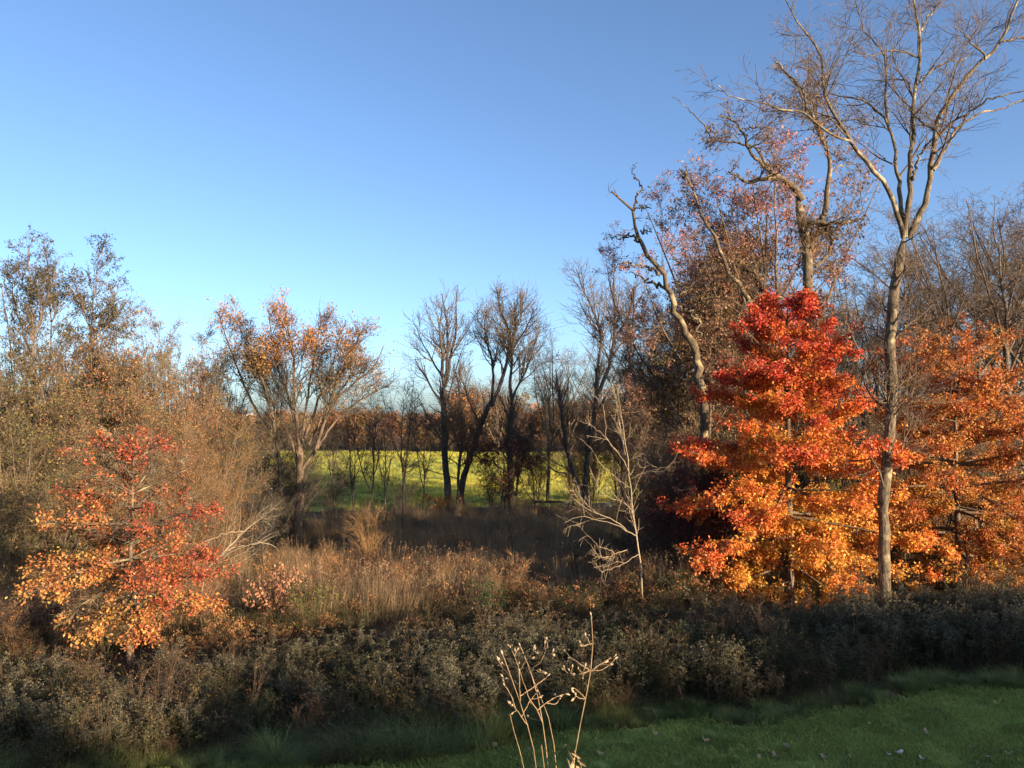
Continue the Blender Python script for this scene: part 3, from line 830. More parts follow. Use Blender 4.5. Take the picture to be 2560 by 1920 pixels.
# thicket kinds
olive = auto_tree('thicket_shrub', '', 'shrub', 6, 121, (110, 700, 3000), BARK_BROWN, fork=.12, n=5, spread=.3, r0=.045, lens=(.26, .13, .07), r1=.004, stems=5, stem_spread=.9,
                  leaf=dict(n=8000, L=.085, W=.045, spread=.07, f=1.0, pal=[(.07, .08, .024), (.15, .13, .04), (.22, .155, .055), (.28, .165, .06), RUST]))
tan = auto_tree('thicket_shrub', '', 'shrub', 6, 122, (130, 800, 3000), BARK_BROWN, fork=.1, n=6, spread=.34, r0=.04, lens=(.28, .14, .075), r1=.004, stems=6, stem_spread=1.0,
                leaf=dict(n=5200, L=.07, W=.035, spread=.07, f=1.0, pal=[(.15, .085, .04), (.25, .135, .05), (.34, .165, .055)]), twig_bark=bark_mat('twig_tan', (.14, .085, .045), (.28, .18, .09)))
rusty_s = auto_tree('thicket_shrub', '', 'shrub', 6, 123, (110, 700, 3000), BARK_BROWN, fork=.15, n=5, spread=.3, r0=.05, lens=(.26, .13, .07), r1=.004, stems=3, stem_spread=.7,
                    leaf=dict(n=8000, L=.07, W=.038, spread=.07, f=1.0, pal=[(.24, .17, .06), (.34, .19, .07), (.40, .18, .06), (.42, .13, .07)]))
maroon = auto_tree('thicket_shrub', '', 'shrub', 6, 124, (110, 700, 2600), BARK_DARK, fork=.15, n=5, spread=.4, r0=.05, lens=(.3, .14, .07), r1=.004, stems=3, stem_spread=.8,
                   leaf=dict(n=8000, L=.10, W=.06, spread=.07, f=1.0, pal=[MAR, (.20, .04, .03), (.26, .07, .03)]))
sp = np.random.default_rng(7)
def spots(lst): return [(px, Y, sc, sp.uniform(0, 6.28)) for px, Y, sc in lst]
place(olive, spots([(60, 26, 1.0), (150, 31, 1.15), (20, 33, 1.25), (240, 29, .95), (-60, 28, 1.2), (330, 34, 1.1), (180, 37, 1.3), (470, 37, .95), (610, 40, .95), (-20, 23, .75), (140, 24.5, .7)]),
      lambda i: 'olive and brown leaved shrub in the thicket on the left', 'olive thicket shrubs')
place(rusty_s, spots([(330, 33, 1.35), (270, 36, 1.75), (480, 40, 1.35), (390, 30, 1.05), (120, 38, 1.3)]),
      lambda i: 'rust leaved young tree above the thicket on the left', 'rusty thicket trees')
place(tan, spots([(440, 31, .9), (520, 34, .95), (555, 29, .7), (480, 26, .7), (300, 27, .75), (400, 24, .6)]),
      lambda i: 'tan twiggy shrub between small oak and spreading tree', 'tan thicket shrubs')
place(auto_tree('thicket_shrub', '', 'shrub', 6, 125, (150, 1000, 4200), BARK_BROWN, fork=.1, n=6, spread=.34, r0=.04, lens=(.28, .14, .075), r1=.004, stems=6, stem_spread=1.0,
                leaf=dict(n=4200, L=.08, W=.04, spread=.07, f=1.0, pal=[BRN, (.20, .10, .05), (.28, .13, .05)])),
      spots([(1480, 62, 1.1), (1600, 58, 1.25), (1690, 38, .95), (1700, 26.5, .8), (1660, 31, .85), (1545, 66, 1.3), (1440, 60, .8), (1720, 33, .9), (1340, 62, .9)]),
      lambda i: 'brown twiggy shrub behind the pale sapling', 'brown shrubs behind the sapling')
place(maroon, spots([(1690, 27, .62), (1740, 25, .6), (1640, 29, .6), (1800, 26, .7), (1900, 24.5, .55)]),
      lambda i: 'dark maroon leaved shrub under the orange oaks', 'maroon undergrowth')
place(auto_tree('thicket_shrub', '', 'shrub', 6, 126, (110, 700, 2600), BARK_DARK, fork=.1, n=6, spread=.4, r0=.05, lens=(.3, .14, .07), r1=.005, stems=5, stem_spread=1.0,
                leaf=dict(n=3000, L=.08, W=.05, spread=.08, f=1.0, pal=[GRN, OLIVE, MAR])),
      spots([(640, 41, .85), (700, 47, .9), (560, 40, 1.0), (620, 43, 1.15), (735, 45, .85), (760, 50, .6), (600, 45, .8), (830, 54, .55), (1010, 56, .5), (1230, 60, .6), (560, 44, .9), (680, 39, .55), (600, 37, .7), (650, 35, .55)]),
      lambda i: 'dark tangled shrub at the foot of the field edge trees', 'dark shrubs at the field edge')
slender = auto_tree('slender_tree', '', 'tree', 10, 127, (60, 380, 1500), BARK_BROWN, fork=.25, n=6, spread=.17, r0=.07, lens=(.18, .10, .05), r1=.005, up=.10, ang=(20, 45), stems=2, stem_spread=.4,
                    leaf=dict(n=3600, L=.095, W=.05, droop=.8, spread=.06, f=.9, pal=[(.14, .12, .04), (.24, .17, .06), (.34, .19, .07), (.40, .16, .07)]))
place(slender, spots([(35, 37, .85), (140, 35, .95), (215, 39, .9), (300, 40, 1.05), (360, 37, .95), (410, 42, 1.1), (455, 38, .95), (520, 43, 1.05), (180, 43, 1.15), (490, 46, 1.1), (560, 47, .95)]),
      lambda i: 'slender tan leaved young tree rising from the left thicket', 'slender trees on the left')
place(auto_tree('thicket_shrub', '', 'shrub', 6, 128, (110, 700, 2600), BARK_BROWN, fork=.1, n=6, spread=.36, r0=.05, lens=(.3, .14, .07), r1=.005, stems=5, stem_spread=1.0,
                leaf=dict(n=5200, L=.08, W=.045, spread=.08, f=1.0, pal=[(.10, .07, .03), BRN, (.26, .12, .05), (.16, .13, .04)])),
      spots([(1850, 31, .8), (1950, 32, .85), (2060, 31, .85), (2150, 33, .95), (2250, 31, .9), (2360, 33, 1.0), (2450, 32, .95), (2550, 33, 1.05), (1770, 32, .75)]),
      lambda i: 'brown shrub filling the gap behind the two orange oaks', 'brown shrubs behind the oaks')
# red-leaved low tree hanging between the dark trees
rl = auto_tree('low_maple', 'low spreading maroon leaved tree between the dark field edge trunks', 'tree', 6, 131, (60, 420, 1700), BARK_DARK, fork=.3, n=8, spread=.9, r0=.09, lens=(.4, .18, .08), r1=.006, up=-.02,
               leaf=dict(n=3600, L=.16, W=.10, spread=.08, f=.9, pal=[MAR, (.16, .04, .03), (.10, .05, .03)]))
place(rl, [(1255, 57, .95, .4)], lambda i: 'low spreading maroon leaved tree between the dark field edge trunks', 'field edge trees')
# slim stems in front of the field
slim = auto_tree('slim_tree', '', 'tree', 9, 141, (50, 300, 1100), BARK_DARK, fork=.3, n=5, spread=.25, r0=.075, lens=(.22, .12, .06), r1=.006, up=.07)
sl = ['slim bare tree just right of the spreading tree', 'slim bare tree second from the spreading tree in front of the field', 'slim bare tree third from the spreading tree in front of the field',
      'slim bare pale footed tree left of the dark spires', 'slim bare tree fourth from the spreading tree in front of the field', 'slim bare tree close beside the dark spires']
place(slim, [(838, 51, .85, .3), (886, 53, .75, 2.0), (932, 52, .95, 3.4), (1008, 49, 1.02, 5.0), (965, 55, .8, 1.2), (1060, 58, .85, 4.2)], lambda i: sl[i], 'slim trees before the field')

# added unseen row of cones behind the viewer, shaped to shade lawn and weeds
rng = np.random.default_rng(77)
HB = Acc()
for x in np.arange(0, 112, 1.0):
    top = np.interp(x, [30, 40, 54, 62, 90], [7.1, 7.2, 9.0, 9.2, 9.6]) + rng.uniform(-.5, .3) + (.35 + .9 * math.sin(x * .9) * math.sin(x * .37 + 1)) * min(max((x - 43) / 4, 0), 1) * (x < 60)
    y0 = -25 + rng.uniform(-.6, .6); g = float(gz(x, y0)); h = EYE + top - g
    t = np.linspace(0, 1, 9)
    P = np.stack([np.full(9, x), np.full(9, y0), g + t * h], -1)[None]
    R = (2.0 * (1 - t) ** .35 + .05)[None] * rng.uniform(.85, 1.1, (1, 9))
    HB.tubes(P, R, 9)
HB.obj('shade_row', LEAF, col=True)
tag(bpy.data.objects['shade_row'], 'added unseen cone row behind the viewer that shades the lawn and weeds', None, None, 'stuff')

# ================================================================== UNDERGROWTH
def src(acc, name, mat):
    return acc.obj(name, mat, link=False)

def goldenrod(seed, n=7, h=1.15, plume=((.05, .046, .024), (.09, .082, .045), (.16, .145, .085)), leafp=((.018, .025, .008), (.036, .040, .013), (.06, .05, .02))):
    r = np.random.default_rng(seed); A = Acc()
    for s in range(n):
        a = r.uniform(0, 6.28); b = np.array([math.cos(a), math.sin(a), 0]) * r.uniform(0, .32)
        H = h * r.uniform(.65, 1.1); ln = r.normal(size=2) * .12 * H
        t = np.linspace(0, 1, 5)
        P = b + np.stack([ln[0] * t ** 2, ln[1] * t ** 2, H * t], -1)
        A.tubes(P[None], np.linspace(.006, .002, 5)[None], 3, np.array([.10, .075, .045]))
        m = 38; tt = r.uniform(.1, .9, m); R5 = np.ones((1, 5))
        p, T, _ = sample(P[None], R5, np.zeros(m, int), tt)
        d = unit(np.stack([r.normal(size=m), r.normal(size=m), r.uniform(-.6, .4, m)], -1))
        V, Q = leaf_quads(r, p, d, r.uniform(.06, .13, m), r.uniform(.010, .022, m), .3)
        A.add(V, Q, np.repeat(vary(r, mixpal(leafp, r.uniform(0, 1, m)), .3), 4, 0))
        # plume: short side sprays carrying fluff
        m = 10; p, T, _ = sample(P[None], R5, np.zeros(m, int), r.uniform(.82, 1, m))
        ang = r.uniform(0, 6.28, m); d = unit(np.stack([np.cos(ang), np.sin(ang), r.uniform(.2, .9, m)], -1))
        q = p + d * r.uniform(.05, .16, (m, 1)) - np.array([0, 0, .02])
        A.tubes(np.stack([p, (p + q) / 2 + np.array([0, 0, .02]), q], 1), np.full((m, 3), .0022), 3, np.array([.18, .15, .11]))
        c = np.repeat(p, 5, 0) + (np.repeat(q - p, 5, 0)) * r.uniform(.15, 1.1, (m * 5, 1)) + r.normal(size=(m * 5, 3)) * .012
        V, Q = leaf_quads(r, c, unit(r.normal(size=(m * 5, 3))), r.uniform(.022, .045, m * 5), r.uniform(.016, .03, m * 5))
        A.add(V, Q, np.repeat(vary(r, mixpal(plume, r.uniform(0, 1, m * 5)), .25), 4, 0))
    return src(A, 'goldenrod', WEED)

def bush(seed, H=1.0, W=.7, stems=18, nleaf=950, pal=(GRN, (.035, .06, .02), (.09, .09, .03)), L=.042, stemc=(.07, .062, .03), droop=.3):
    r = np.random.default_rng(seed); A = Acc()
    k = 6; t = np.linspace(0, 1, k)
    a = r.uniform(0, 6.28, stems); rad = W * r.uniform(.3, 1.1, stems); hh = H * r.uniform(.55, 1.1, stems)
    P = np.stack([np.cos(a)[:, None] * rad[:, None] * t ** 1.2, np.sin(a)[:, None] * rad[:, None] * t ** 1.2, hh[:, None] * np.sin(t * 1.75)[None, :]], -1)
    P += np.cumsum(r.normal(size=P.shape) * .018, 1)
    R = np.tile(np.linspace(.007, .0025, k), (stems, 1))
    A.tubes(P, R, 3, np.array(stemc))
    tw = grow(r, P, R, stems * 7, (.12 * H, .4 * H), t=(.25, 1), ang=(25, 60), k=4, wob=.15, up=.03, r1=.002)
    A.tubes(tw[0], tw[1], 3, np.array(stemc) * 1.1)
    if nleaf:
        V, Q, p = leaves(r, tw[0], tw[1], nleaf, L, L * .5, .03, droop)
        A.add(V, Q, np.repeat(vary(r, mixpal(pal, r.uniform(0, 1, nleaf)), .35), 4, 0))
    return src(A, 'bush', WEED)

def tuft(seed, n, h, w, lean, spread, pal, heads=0, headp=None):
    r = np.random.default_rng(seed); A = Acc()
    blades(r, n, h, w, lean, spread, pal, 5, A)
    if heads:
        a = r.uniform(0, 6.28, heads); b = np.stack([np.cos(a), np.sin(a), 0 * a], -1) * spread * r.uniform(0, 1, (heads, 1))
        top = b + np.stack([r.normal(size=heads) * .12, r.normal(size=heads) * .12, h * r.uniform(.9, 1.3, heads)], -1)
        A.tubes(np.stack([b, (b + top) / 2, top], 1), np.full((heads, 3), .002), 3, np.array(headp[0]))
        m = heads * 7; c = np.repeat(top, 7, 0) + r.normal(size=(m, 3)) * np.array([.012, .012, .05])
        V, Q = leaf_quads(r, c, unit(r.normal(size=(m, 3)) * .4 + BZ), r.uniform(.03, .06, m), r.uniform(.008, .016, m))
        A.add(V, Q, np.repeat(vary(r, mixpal(headp, r.uniform(0, 1, m)), .25), 4, 0))
    return src(A, 'tuft', WEED)

rng = np.random.default_rng(2024)
def strip(n, y0f, y1f, wmax=.72, dens=None):
    """points inside the view between two depth curves"""
    out = np.zeros((0, 2))
    while len(out) < n:
        y = rng.uniform(6, 64, 6 * n); x = rng.uniform(-1, 1, 6 * n) * (wmax * y + 1.2)
        ok = (y > y0f(x)) & (y < y1f(x))
        if dens is not None: ok &= rng.uniform(size=len(x)) < dens(x, y)
        out = np.concatenate([out, np.stack([x, y], -1)[ok]])
    return out[:n]
oak_gap = lambda x, y: np.where((np.abs(x / y * F + 1280 - 330) < 75) & (y > 12.4) & (y < 17.6), .42, 1.0)
clump = lambda x, y, s, f: .5 + .5 * snoise(np.stack([x, y, 0 * x], -1), s, f)

# goldenrod belt
gr = [goldenrod(300 + i, 7, 1.1) for i in range(5)] + [goldenrod(310 + i, 6, 1.0, plume=((.042, .036, .018), (.07, .056, .028), (.11, .08, .04)), leafp=((.06, .05, .03), (.10, .06, .035))) for i in range(3)] + [goldenrod(320, 3, 1.5), bush(321, 1.5, .45, 7, 30, pal=(BRN, RUST), stemc=(.13, .085, .05)), bush(322, 1.25, .5, 10, 260, pal=((.10, .08, .025), (.14, .095, .03), (.08, .04, .02)), L=.05)]
q = strip(1700, lambda x: edge_y(x) + .6, lambda x: edge_y(x) + 5.2, dens=lambda x, y: np.clip(1.4 * clump(x, y, 5, .7), .1, 1) * np.where(x > 1.5, .55, 1))
sc = rng.uniform(.5, 1.0, len(q)) * (.62 + .32 * clump(q[:, 0], q[:, 1], 9, 1.0)) * np.where(q[:, 0] > 3, 1.25, 1) * oak_gap(q[:, 0], q[:, 1])
scatter('goldenrod', gr, on_ground(q[:, 0], q[:, 1], -.02), rng.uniform(0, 6.28, len(q)), sc, np.where(clump(q[:, 0], q[:, 1], 15, .5) > .55, rng.choice([0, 1, 2, 3, 4, 8], len(q)), rng.integers(0, 11, len(q))),
        'grey seeded goldenrod and weeds massed along the lawn', .08, 1)
# dark green and maroon brambles among and behind it
DG = ((.014, .021, .007), (.028, .038, .010), (.055, .058, .018))
bs = [bush(400, 1.0, .8, pal=DG), bush(401, 1.15, .7, pal=DG + ((.07, .06, .025),)), bush(402, .9, .8, pal=((.04, .02, .014), (.07, .028, .018), (.03, .045, .014))), bush(403, 1.2, .7, 18, 380, pal=((.13, .07, .03), (.08, .05, .025), (.09, .08, .025))),
      bush(404, 1.2, .6, 22, 120, pal=(BRN, RUST), stemc=(.16, .10, .055)), bush(405, 1.05, .7, 14, 420, pal=((.22, .10, .05), (.34, .14, .06), (.20, .17, .05)), L=.085, droop=.9)]
q = strip(1500, lambda x: edge_y(x) + .5, lambda x: edge_y(x) + 13.5, dens=lambda x, y: .4 + .6 * clump(x, y, 25, .5))
dd = q[:, 1] - edge_y(q[:, 0])
vid = np.where(dd < 5.5, rng.choice([0, 1, 0, 1, 2, 3, 4], len(q)), rng.choice([0, 2, 3, 3, 4, 5, 5], len(q)))
scatter('bramble', bs, on_ground(q[:, 0], q[:, 1], -.02), rng.uniform(0, 6.28, len(q)), rng.uniform(.35, .9, len(q)) * (.6 + .4 * clump(q[:, 0], q[:, 1], 29, 1.1)) * np.where((dd < 6) & (q[:, 0] > 2), 1.25, 1) * np.where((dd > 4) & (dd < 9.5), .68, 1) * oak_gap(q[:, 0], q[:, 1]), vid, 'tangled green and maroon brambles behind the goldenrod', .08, 2)
# tall green tussocks on the lawn edge
GP = ((.09, .12, .035), (.14, .18, .05), (.20, .235, .07), (.27, .25, .10))
ts = [tuft(500 + i, 260, .75, .0045, 1.0, .22, GP) for i in range(4)] + [tuft(510, 200, .7, .004, 1.0, .22, ((.12, .085, .045), (.16, .12, .06), (.09, .10, .04)))]
x = rng.uniform(-7.5, 11, 330); off = np.abs(rng.normal(size=330)) * .65 + .15
y = edge_y(x) + off; w = clump(x, y, 41, .8)
keep = rng.uniform(size=330) < (.25 + .8 * w) * np.where(x > 2.2, .45, 1); x, y, w = x[keep], y[keep], w[keep]
n2 = 620; x2 = rng.uniform(-7.5, 12, n2); y2 = edge_y(x2) + rng.uniform(.08, .75, n2)
s0 = rng.uniform(.5, 1.0, len(x)) * (.55 + .6 * w) * np.where(x > 2.2, .7, 1)
x = np.r_[x, x2]; y = np.r_[y, y2]; s0 = np.r_[s0, rng.uniform(.16, .42, n2)]
scatter('edge_grass', ts, on_ground(x, y, -.01), rng.uniform(0, 6.28, len(x)), s0, np.where(rng.uniform(size=len(x)) < .16, 4, rng.integers(0, 4, len(x))), 'tall uncut green grass along the mown lawn edge', .1, 3)
# tawny meadow grass sloping down to the dark trees
MP = ((.15, .10, .055), (.27, .185, .10), (.38, .27, .15), (.18, .14, .07))
ms = [tuft(520 + i, 90, 1.05, .006, .45, .3, MP, 10, ((.22, .14, .08), (.34, .22, .13))) for i in range(4)] + [bush(530, 1.1, .5, 12, 60, pal=(BRN, RUST), stemc=(.12, .08, .05)), bush(531, 1.5, .7, 26, 180, pal=(BRN, RUST, AMB), L=.05, stemc=(.26, .16, .08)), bush(532, 1.2, .8, 20, 420, pal=((.05, .045, .02), MAR, BRN), L=.06, stemc=(.06, .045, .03)), tuft(533, 90, .8, .006, .9, .4, ((.26, .18, .09), (.38, .26, .13), (.18, .13, .06)))]
q = strip(5200, lambda x: edge_y(x) + 11, lambda x: 60 + 0 * x)
scatter('meadow_grass', ms, on_ground(q[:, 0], q[:, 1], -.02), rng.uniform(0, 6.28, len(q)), rng.uniform(.45, 1.2, len(q)), np.where(rng.uniform(size=len(q)) < .05 + .30 * (clump(q[:, 0], q[:, 1], 61, .45) > .55), np.where(q[:, 1] < 33, rng.choice([4, 5, 5, 6, 6, 7], len(q)), rng.choice([0, 1, 4, 7], len(q))), np.where(clump(q[:, 0], q[:, 1], 63, .3) > .62, 7, rng.integers(0, 4, len(q)))), 'tawny tall grass and dead stalks in the meadow below', .08, 4)

# lawn blades
lb = []
for i in range(4):
    r = np.random.default_rng(540 + i); A_ = Acc()
    n = 620; bx = r.uniform(-.25, .25, (n, 2)); a = r.uniform(0, 6.28, n); h = r.uniform(.03, .065, n)
    d = np.stack([np.cos(a), np.sin(a), 0 * a], -1); b = np.c_[bx, np.zeros(n)]; tip = b + d * (h * .7)[:, None] + BZ * h[:, None]
    sd = np.stack([-np.sin(a), np.cos(a), 0 * a], -1) * .0035
    V = np.stack([b - sd, b + sd, (b + tip) / 2 + sd * .8 + BZ * .008, tip, (b + tip) / 2 - sd * .8 + BZ * .008], 1)[:, [0, 1, 2, 4, 3]]
    V = V.reshape(-1, 3); j = np.arange(n) * 5
    Q = np.concatenate([np.stack([j, j + 1, j + 2, j + 3], -1), np.stack([j + 3, j + 2, j + 4, j + 4], -1)])
    Q = np.stack([j, j + 1, j + 4, j + 3], -1)
    A_.add(V, Q, np.repeat(vary(r, mixpal(((.21, .26, .06), (.27, .32, .075), (.33, .37, .10)), r.uniform(0, 1, n)), .25), 5, 0))
    lb.append(src(A_, 'lawn_blades', WEED))
gx, gy = np.meshgrid(np.arange(-4.5, 12.5, .42), np.arange(6.5, 14.6, .42))
x = gx.ravel() + rng.uniform(-.1, .1, gx.size); y = gy.ravel() + rng.uniform(-.1, .1, gx.size)
k = (y < edge_y(x) + .1) & (np.abs(x) < .75 * y + .5); x, y = x[k], y[k]
scatter('lawn_grass', lb, on_ground(x, y, .028), rng.uniform(0, 6.28, len(x)), rng.uniform(.85, 1.2, len(x)), rng.integers(0, 4, len(x)), 'short dense grass blades of the lawn', 0, 5)

# single shrubs that stand out
def shrub_thing(name, label, px, Y, sc, variant_fn, cat='shrub'):
    o = variant_fn(); COL.objects.link(o); o.name = name
    x = (px - 1280) / F * Y
    o.location = (x, Y, float(gz(x, Y)) - .02); o.scale = (sc,) * 3; o.rotation_euler = (0, 0, px * .01)
    return tag(o, label, cat)
shrub_thing('twiggy_shrub', 'tan broom like shrub alone in the middle of the meadow', 925, 32, 1.0, lambda: bush(601, 2.6, 1.1, 60, 260, pal=(BRN, RUST, AMB), stemc=(.30, .18, .08)))
shrub_thing('twiggy_shrub', 'small tan pointed shrub tip behind the broom like shrub', 905, 36, .9, lambda: bush(602, 2.6, .6, 50, 160, pal=(BRN, RUST), stemc=(.30, .17, .08)))
shrub_thing('leafy_shrub', 'shrub with drooping pink tan leaves right of the small oak', 700, 20.5, 1.0, lambda: bush(603, 1.5, .9, 26, 700, pal=((.34, .15, .09), (.46, .24, .12), (.24, .08, .05)), L=.11, droop=1.2))
shrub_thing('leafy_shrub', 'shrub with hanging russet leaves low in the centre', 1130, 22, .9, lambda: bush(604, 1.3, .9, 24, 560, pal=((.30, .13, .08), (.42, .22, .12), (.22, .18, .06)), L=.10, droop=1.3))
shrub_thing('twiggy_shrub', 'rust brown twiggy shrub beside the small oak trunk', 500, 20, 1.0, lambda: bush(605, 1.7, .95, 60, 500, pal=(BRN, RUST, (.36, .17, .08)), L=.04, stemc=(.20, .11, .06)))
shrub_thing('twiggy_shrub', 'copper lit tuft of brush in the middle of the weeds', 1110, 28, .8, lambda: bush(606, 1.3, .9, 50, 420, pal=((.44, .22, .10), RUST, BRN), L=.05, stemc=(.30, .17, .08)))
shrub_thing('leafy_shrub', 'small rust red bush at the foot of the dark spires', 1090, 57, 1.2, lambda: bush(607, 1.3, 1.4, 30, 700, pal=((.34, .10, .04), RUST, (.3, .2, .05)), L=.13))
shrub_thing('leafy_shrub', 'yellow green shrub among weeds right of the small oak', 790, 19.5, .9, lambda: bush(608, 1.5, .8, 24, 800, pal=(GRN, (.12, .12, .03), (.22, .18, .05)), L=.07))
shrub_thing('leafy_shrub', 'dark green bush standing in the weeds left of centre', 1235, 20, .9, lambda: bush(609, 1.3, .8, 24, 800, pal=(GRN, (.03, .05, .02)), L=.07))

# ------------------------------------------------------------------ tall dry shrub close to the viewer
Zf = zoom(1100, 1395, 3.16); DF = 3.2
stems = [
    (Zf((875, 3200), (862, 1659), (830, 1400), (800, 1200), (762, 1050), (740, 900), (700, 830), (660, 760), (630, 690)), 11, 5, 0, .05),
    (Zf((850, 3200), (770, 1580), (720, 1400), (660, 1230), (610, 1050), (590, 990), (520, 880), (495, 770)), 9, 4, 0, -.1),
    (Zf((890, 3200), (930, 1659), (890, 1450), (880, 1230), (800, 1110), (760, 1050), (700, 880)), 9, 4, 0, .12),
    (Zf((900, 3200), (1030, 1659), (1070, 1480), (1110, 1280), (1150, 1100), (1185, 930), (1200, 800), (1215, 650), (1220, 540), (1185, 460)), 12, 5, 0, .08),
    (Zf((870, 3200), (680, 1659), (620, 1520), (570, 1360), (545, 1235)), 7, 4, 0, -.2),
    (Zf((870, 3200), (830, 1659), (800, 1490)), 8, 5, 0, -.08),
    (Zf((900, 3200), (1160, 1659), (1120, 1580), (1070, 1520)), 6, 4, 0, -.1),
]
side = [((750, 950), (820, 830), (850, 700), (840, 650)), ((700, 1080), (650, 950), (630, 870), (580, 750), (560, 720)), ((700, 1060), (780, 1000), (850, 930)), ((640, 900), (690, 800), (750, 720)),
        ((1190, 950), (1290, 890), (1380, 790)), ((1200, 835), (1300, 800), (1380, 760)), ((1180, 890), (1080, 820), (1020, 780), (985, 730)), ((1150, 1000), (1050, 960), (980, 890)),
        ((810, 1340), (760, 1200), (710, 1110), (690, 1040), (640, 900)), ((660, 1280), (570, 1170)), ((615, 1130), (510, 1010)), ((775, 1300), (680, 1260)), ((810, 1180), (900, 1110), (985, 1070)),
        ((1140, 1060), (1060, 1035)), ((1150, 1140), (1065, 1085)), ((590, 990), (540, 960), (520, 940)), ((520, 850), (455, 830)), ((845, 760), (900, 760)), ((1200, 740), (1150, 690), (1120, 660)), ((1215, 640), (1145, 610)),
        ((660, 1200), (720, 1120), (760, 1060)), ((880, 1230), (930, 1120)), ((1150, 1000), (1140, 860)), ((760, 950), (790, 900), (835, 910)), ((630, 870), (560, 850), (490, 845))]
stems += [(Zf(*s), 6, 3.2, 0, rng.uniform(-.12, .12)) for s in side]
P, R = limb_batch(stems, DF, 32, thin=.46)
base = P[0, 0].copy()
gb = at(1100 + 875 / 3.16, 1920, DF); base = np.array([gb[0], DF, float(gz(gb[0], DF)) + .03])
for i in range(7):      # all main stems spring from one stool on the lawn
    j = np.array([rng.uniform(-.05, .05), rng.uniform(-.05, .05), 0])
    top = P[i].copy()
    vis = top[top[:, 2] > at(1280, 1930, DF)[2]]
    P[i] = resample(np.concatenate([[base + j], [base + (vis[0] - base) * .5 + np.array([.03, 0, 0]) * rng.normal()], vis]), 32)
main = P[:7].reshape(-1, 3)
for i in range(7, len(P)):          # side shoots grow out of the nearest stem
    j = main[np.argmin(np.linalg.norm((main - P[i, 0]) * np.array([1, .15, 1]), axis=1))]
    P[i] += (j - P[i, 0]) * np.linspace(1, 0, 32)[:, None] ** 2
    P[i, :, 1] += (j[1] - P[i, 0, 1])
    main = np.concatenate([main, P[i]])
P += np.cumsum(rng.normal(size=P.shape) * .0007, 1)
root = empty('dry_shrub', base, 'tall sunlit dry shrub with seed capsules, close to the viewer', 'shrub')
A_ = Acc(); A_.tubes(P, R, 6); A_.obj('stems', STALK, root, smooth=True, col=False, origin=base)
tw = grow(rng, P[7:], R[7:], 42, (.02, .05), t=(.3, 1), ang=(40, 80), k=3, wob=.1, r1=.0012, up=.3)
A_ = Acc(); A_.tubes(tw[0], tw[1], 5); A_.obj('twigs', STALK, root, smooth=True, col=False, origin=base)
# a split capsule: pointed bulb
tt = np.linspace(0, 1, 7); cp = np.stack([0 * tt, 0 * tt, tt * .020], -1)[None]
cap_me = None
M_CAP = bark_mat('seed_capsule', (.28, .19, .11), (.55, .42, .28), scale=30, bump=.1)
tips = np.concatenate([P[7:, -1], P[[0, 1, 3], -1], tw[0][:, -1]])
dirs = np.concatenate([unit(P[7:, -1] - P[7:, -2]), unit(P[[0, 1, 3], -1] - P[[0, 1, 3], -2]), unit(tw[0][:, -1] - tw[0][:, -2])])
for i, (tp, d) in enumerate(zip(tips, dirs)):
    if cap_me is None:
        V, Q = tubes(cp, np.array([[.0012, .0045, .0068, .0074, .0062, .0035, .0006]]), 7)
        c = mesh_obj('seed_capsule', V, Q, M_CAP, root, smooth=True); cap_me = c.data
    else:
        c = bpy.data.objects.new('seed_capsule', cap_me); COL.objects.link(c); c.parent = root
    c.location = tp - base
    c.rotation_euler = Vector(d + rng.normal(size=3) * .25).to_track_quat('Z', 'Y').to_euler()
    s = rng.uniform(.45, .9); c.scale = (s * .8, s * .8, s * 1.35)
# curled dead leaves still hanging low on the shrub
M_DEAD = bark_mat('dead_leaf', (.30, .20, .11), (.52, .38, .22), scale=15, bump=.1)
hang = at(1100 + np.array([990, 1010, 1040, 1060, 1085, 1020, 1000, 1075]) / 3.16, 1395 + np.array([1480, 1520, 1540, 1580, 1600, 1600, 1570, 1640]) / 3.16, DF - .05)
for i, h in enumerate(hang):
    u = np.linspace(0, 1, 6); w = .009 * np.sin(u * math.pi * .92 + .12)
    ctr = np.stack([.02 * np.sin(u * 2), .012 * u ** 2, -u * .05], -1)
    V = np.concatenate([ctr + np.c_[w, 0 * w, 0 * w], ctr + np.c_[0 * w, w * .7, 0 * w], ctr - np.c_[w, 0 * w, 0 * w]])
    j = np.arange(5); Q = np.concatenate([np.stack([j, j + 1, j + 7, j + 6], -1), np.stack([j + 6, j + 7, j + 13, j + 12], -1)])
    o = mesh_obj('dead_leaf', V, Q, M_DEAD, root, smooth=True)
    o.location = h - base; o.rotation_euler = (rng.uniform(-.7, .7), rng.uniform(-.7, .7), rng.uniform(0, 6.28))

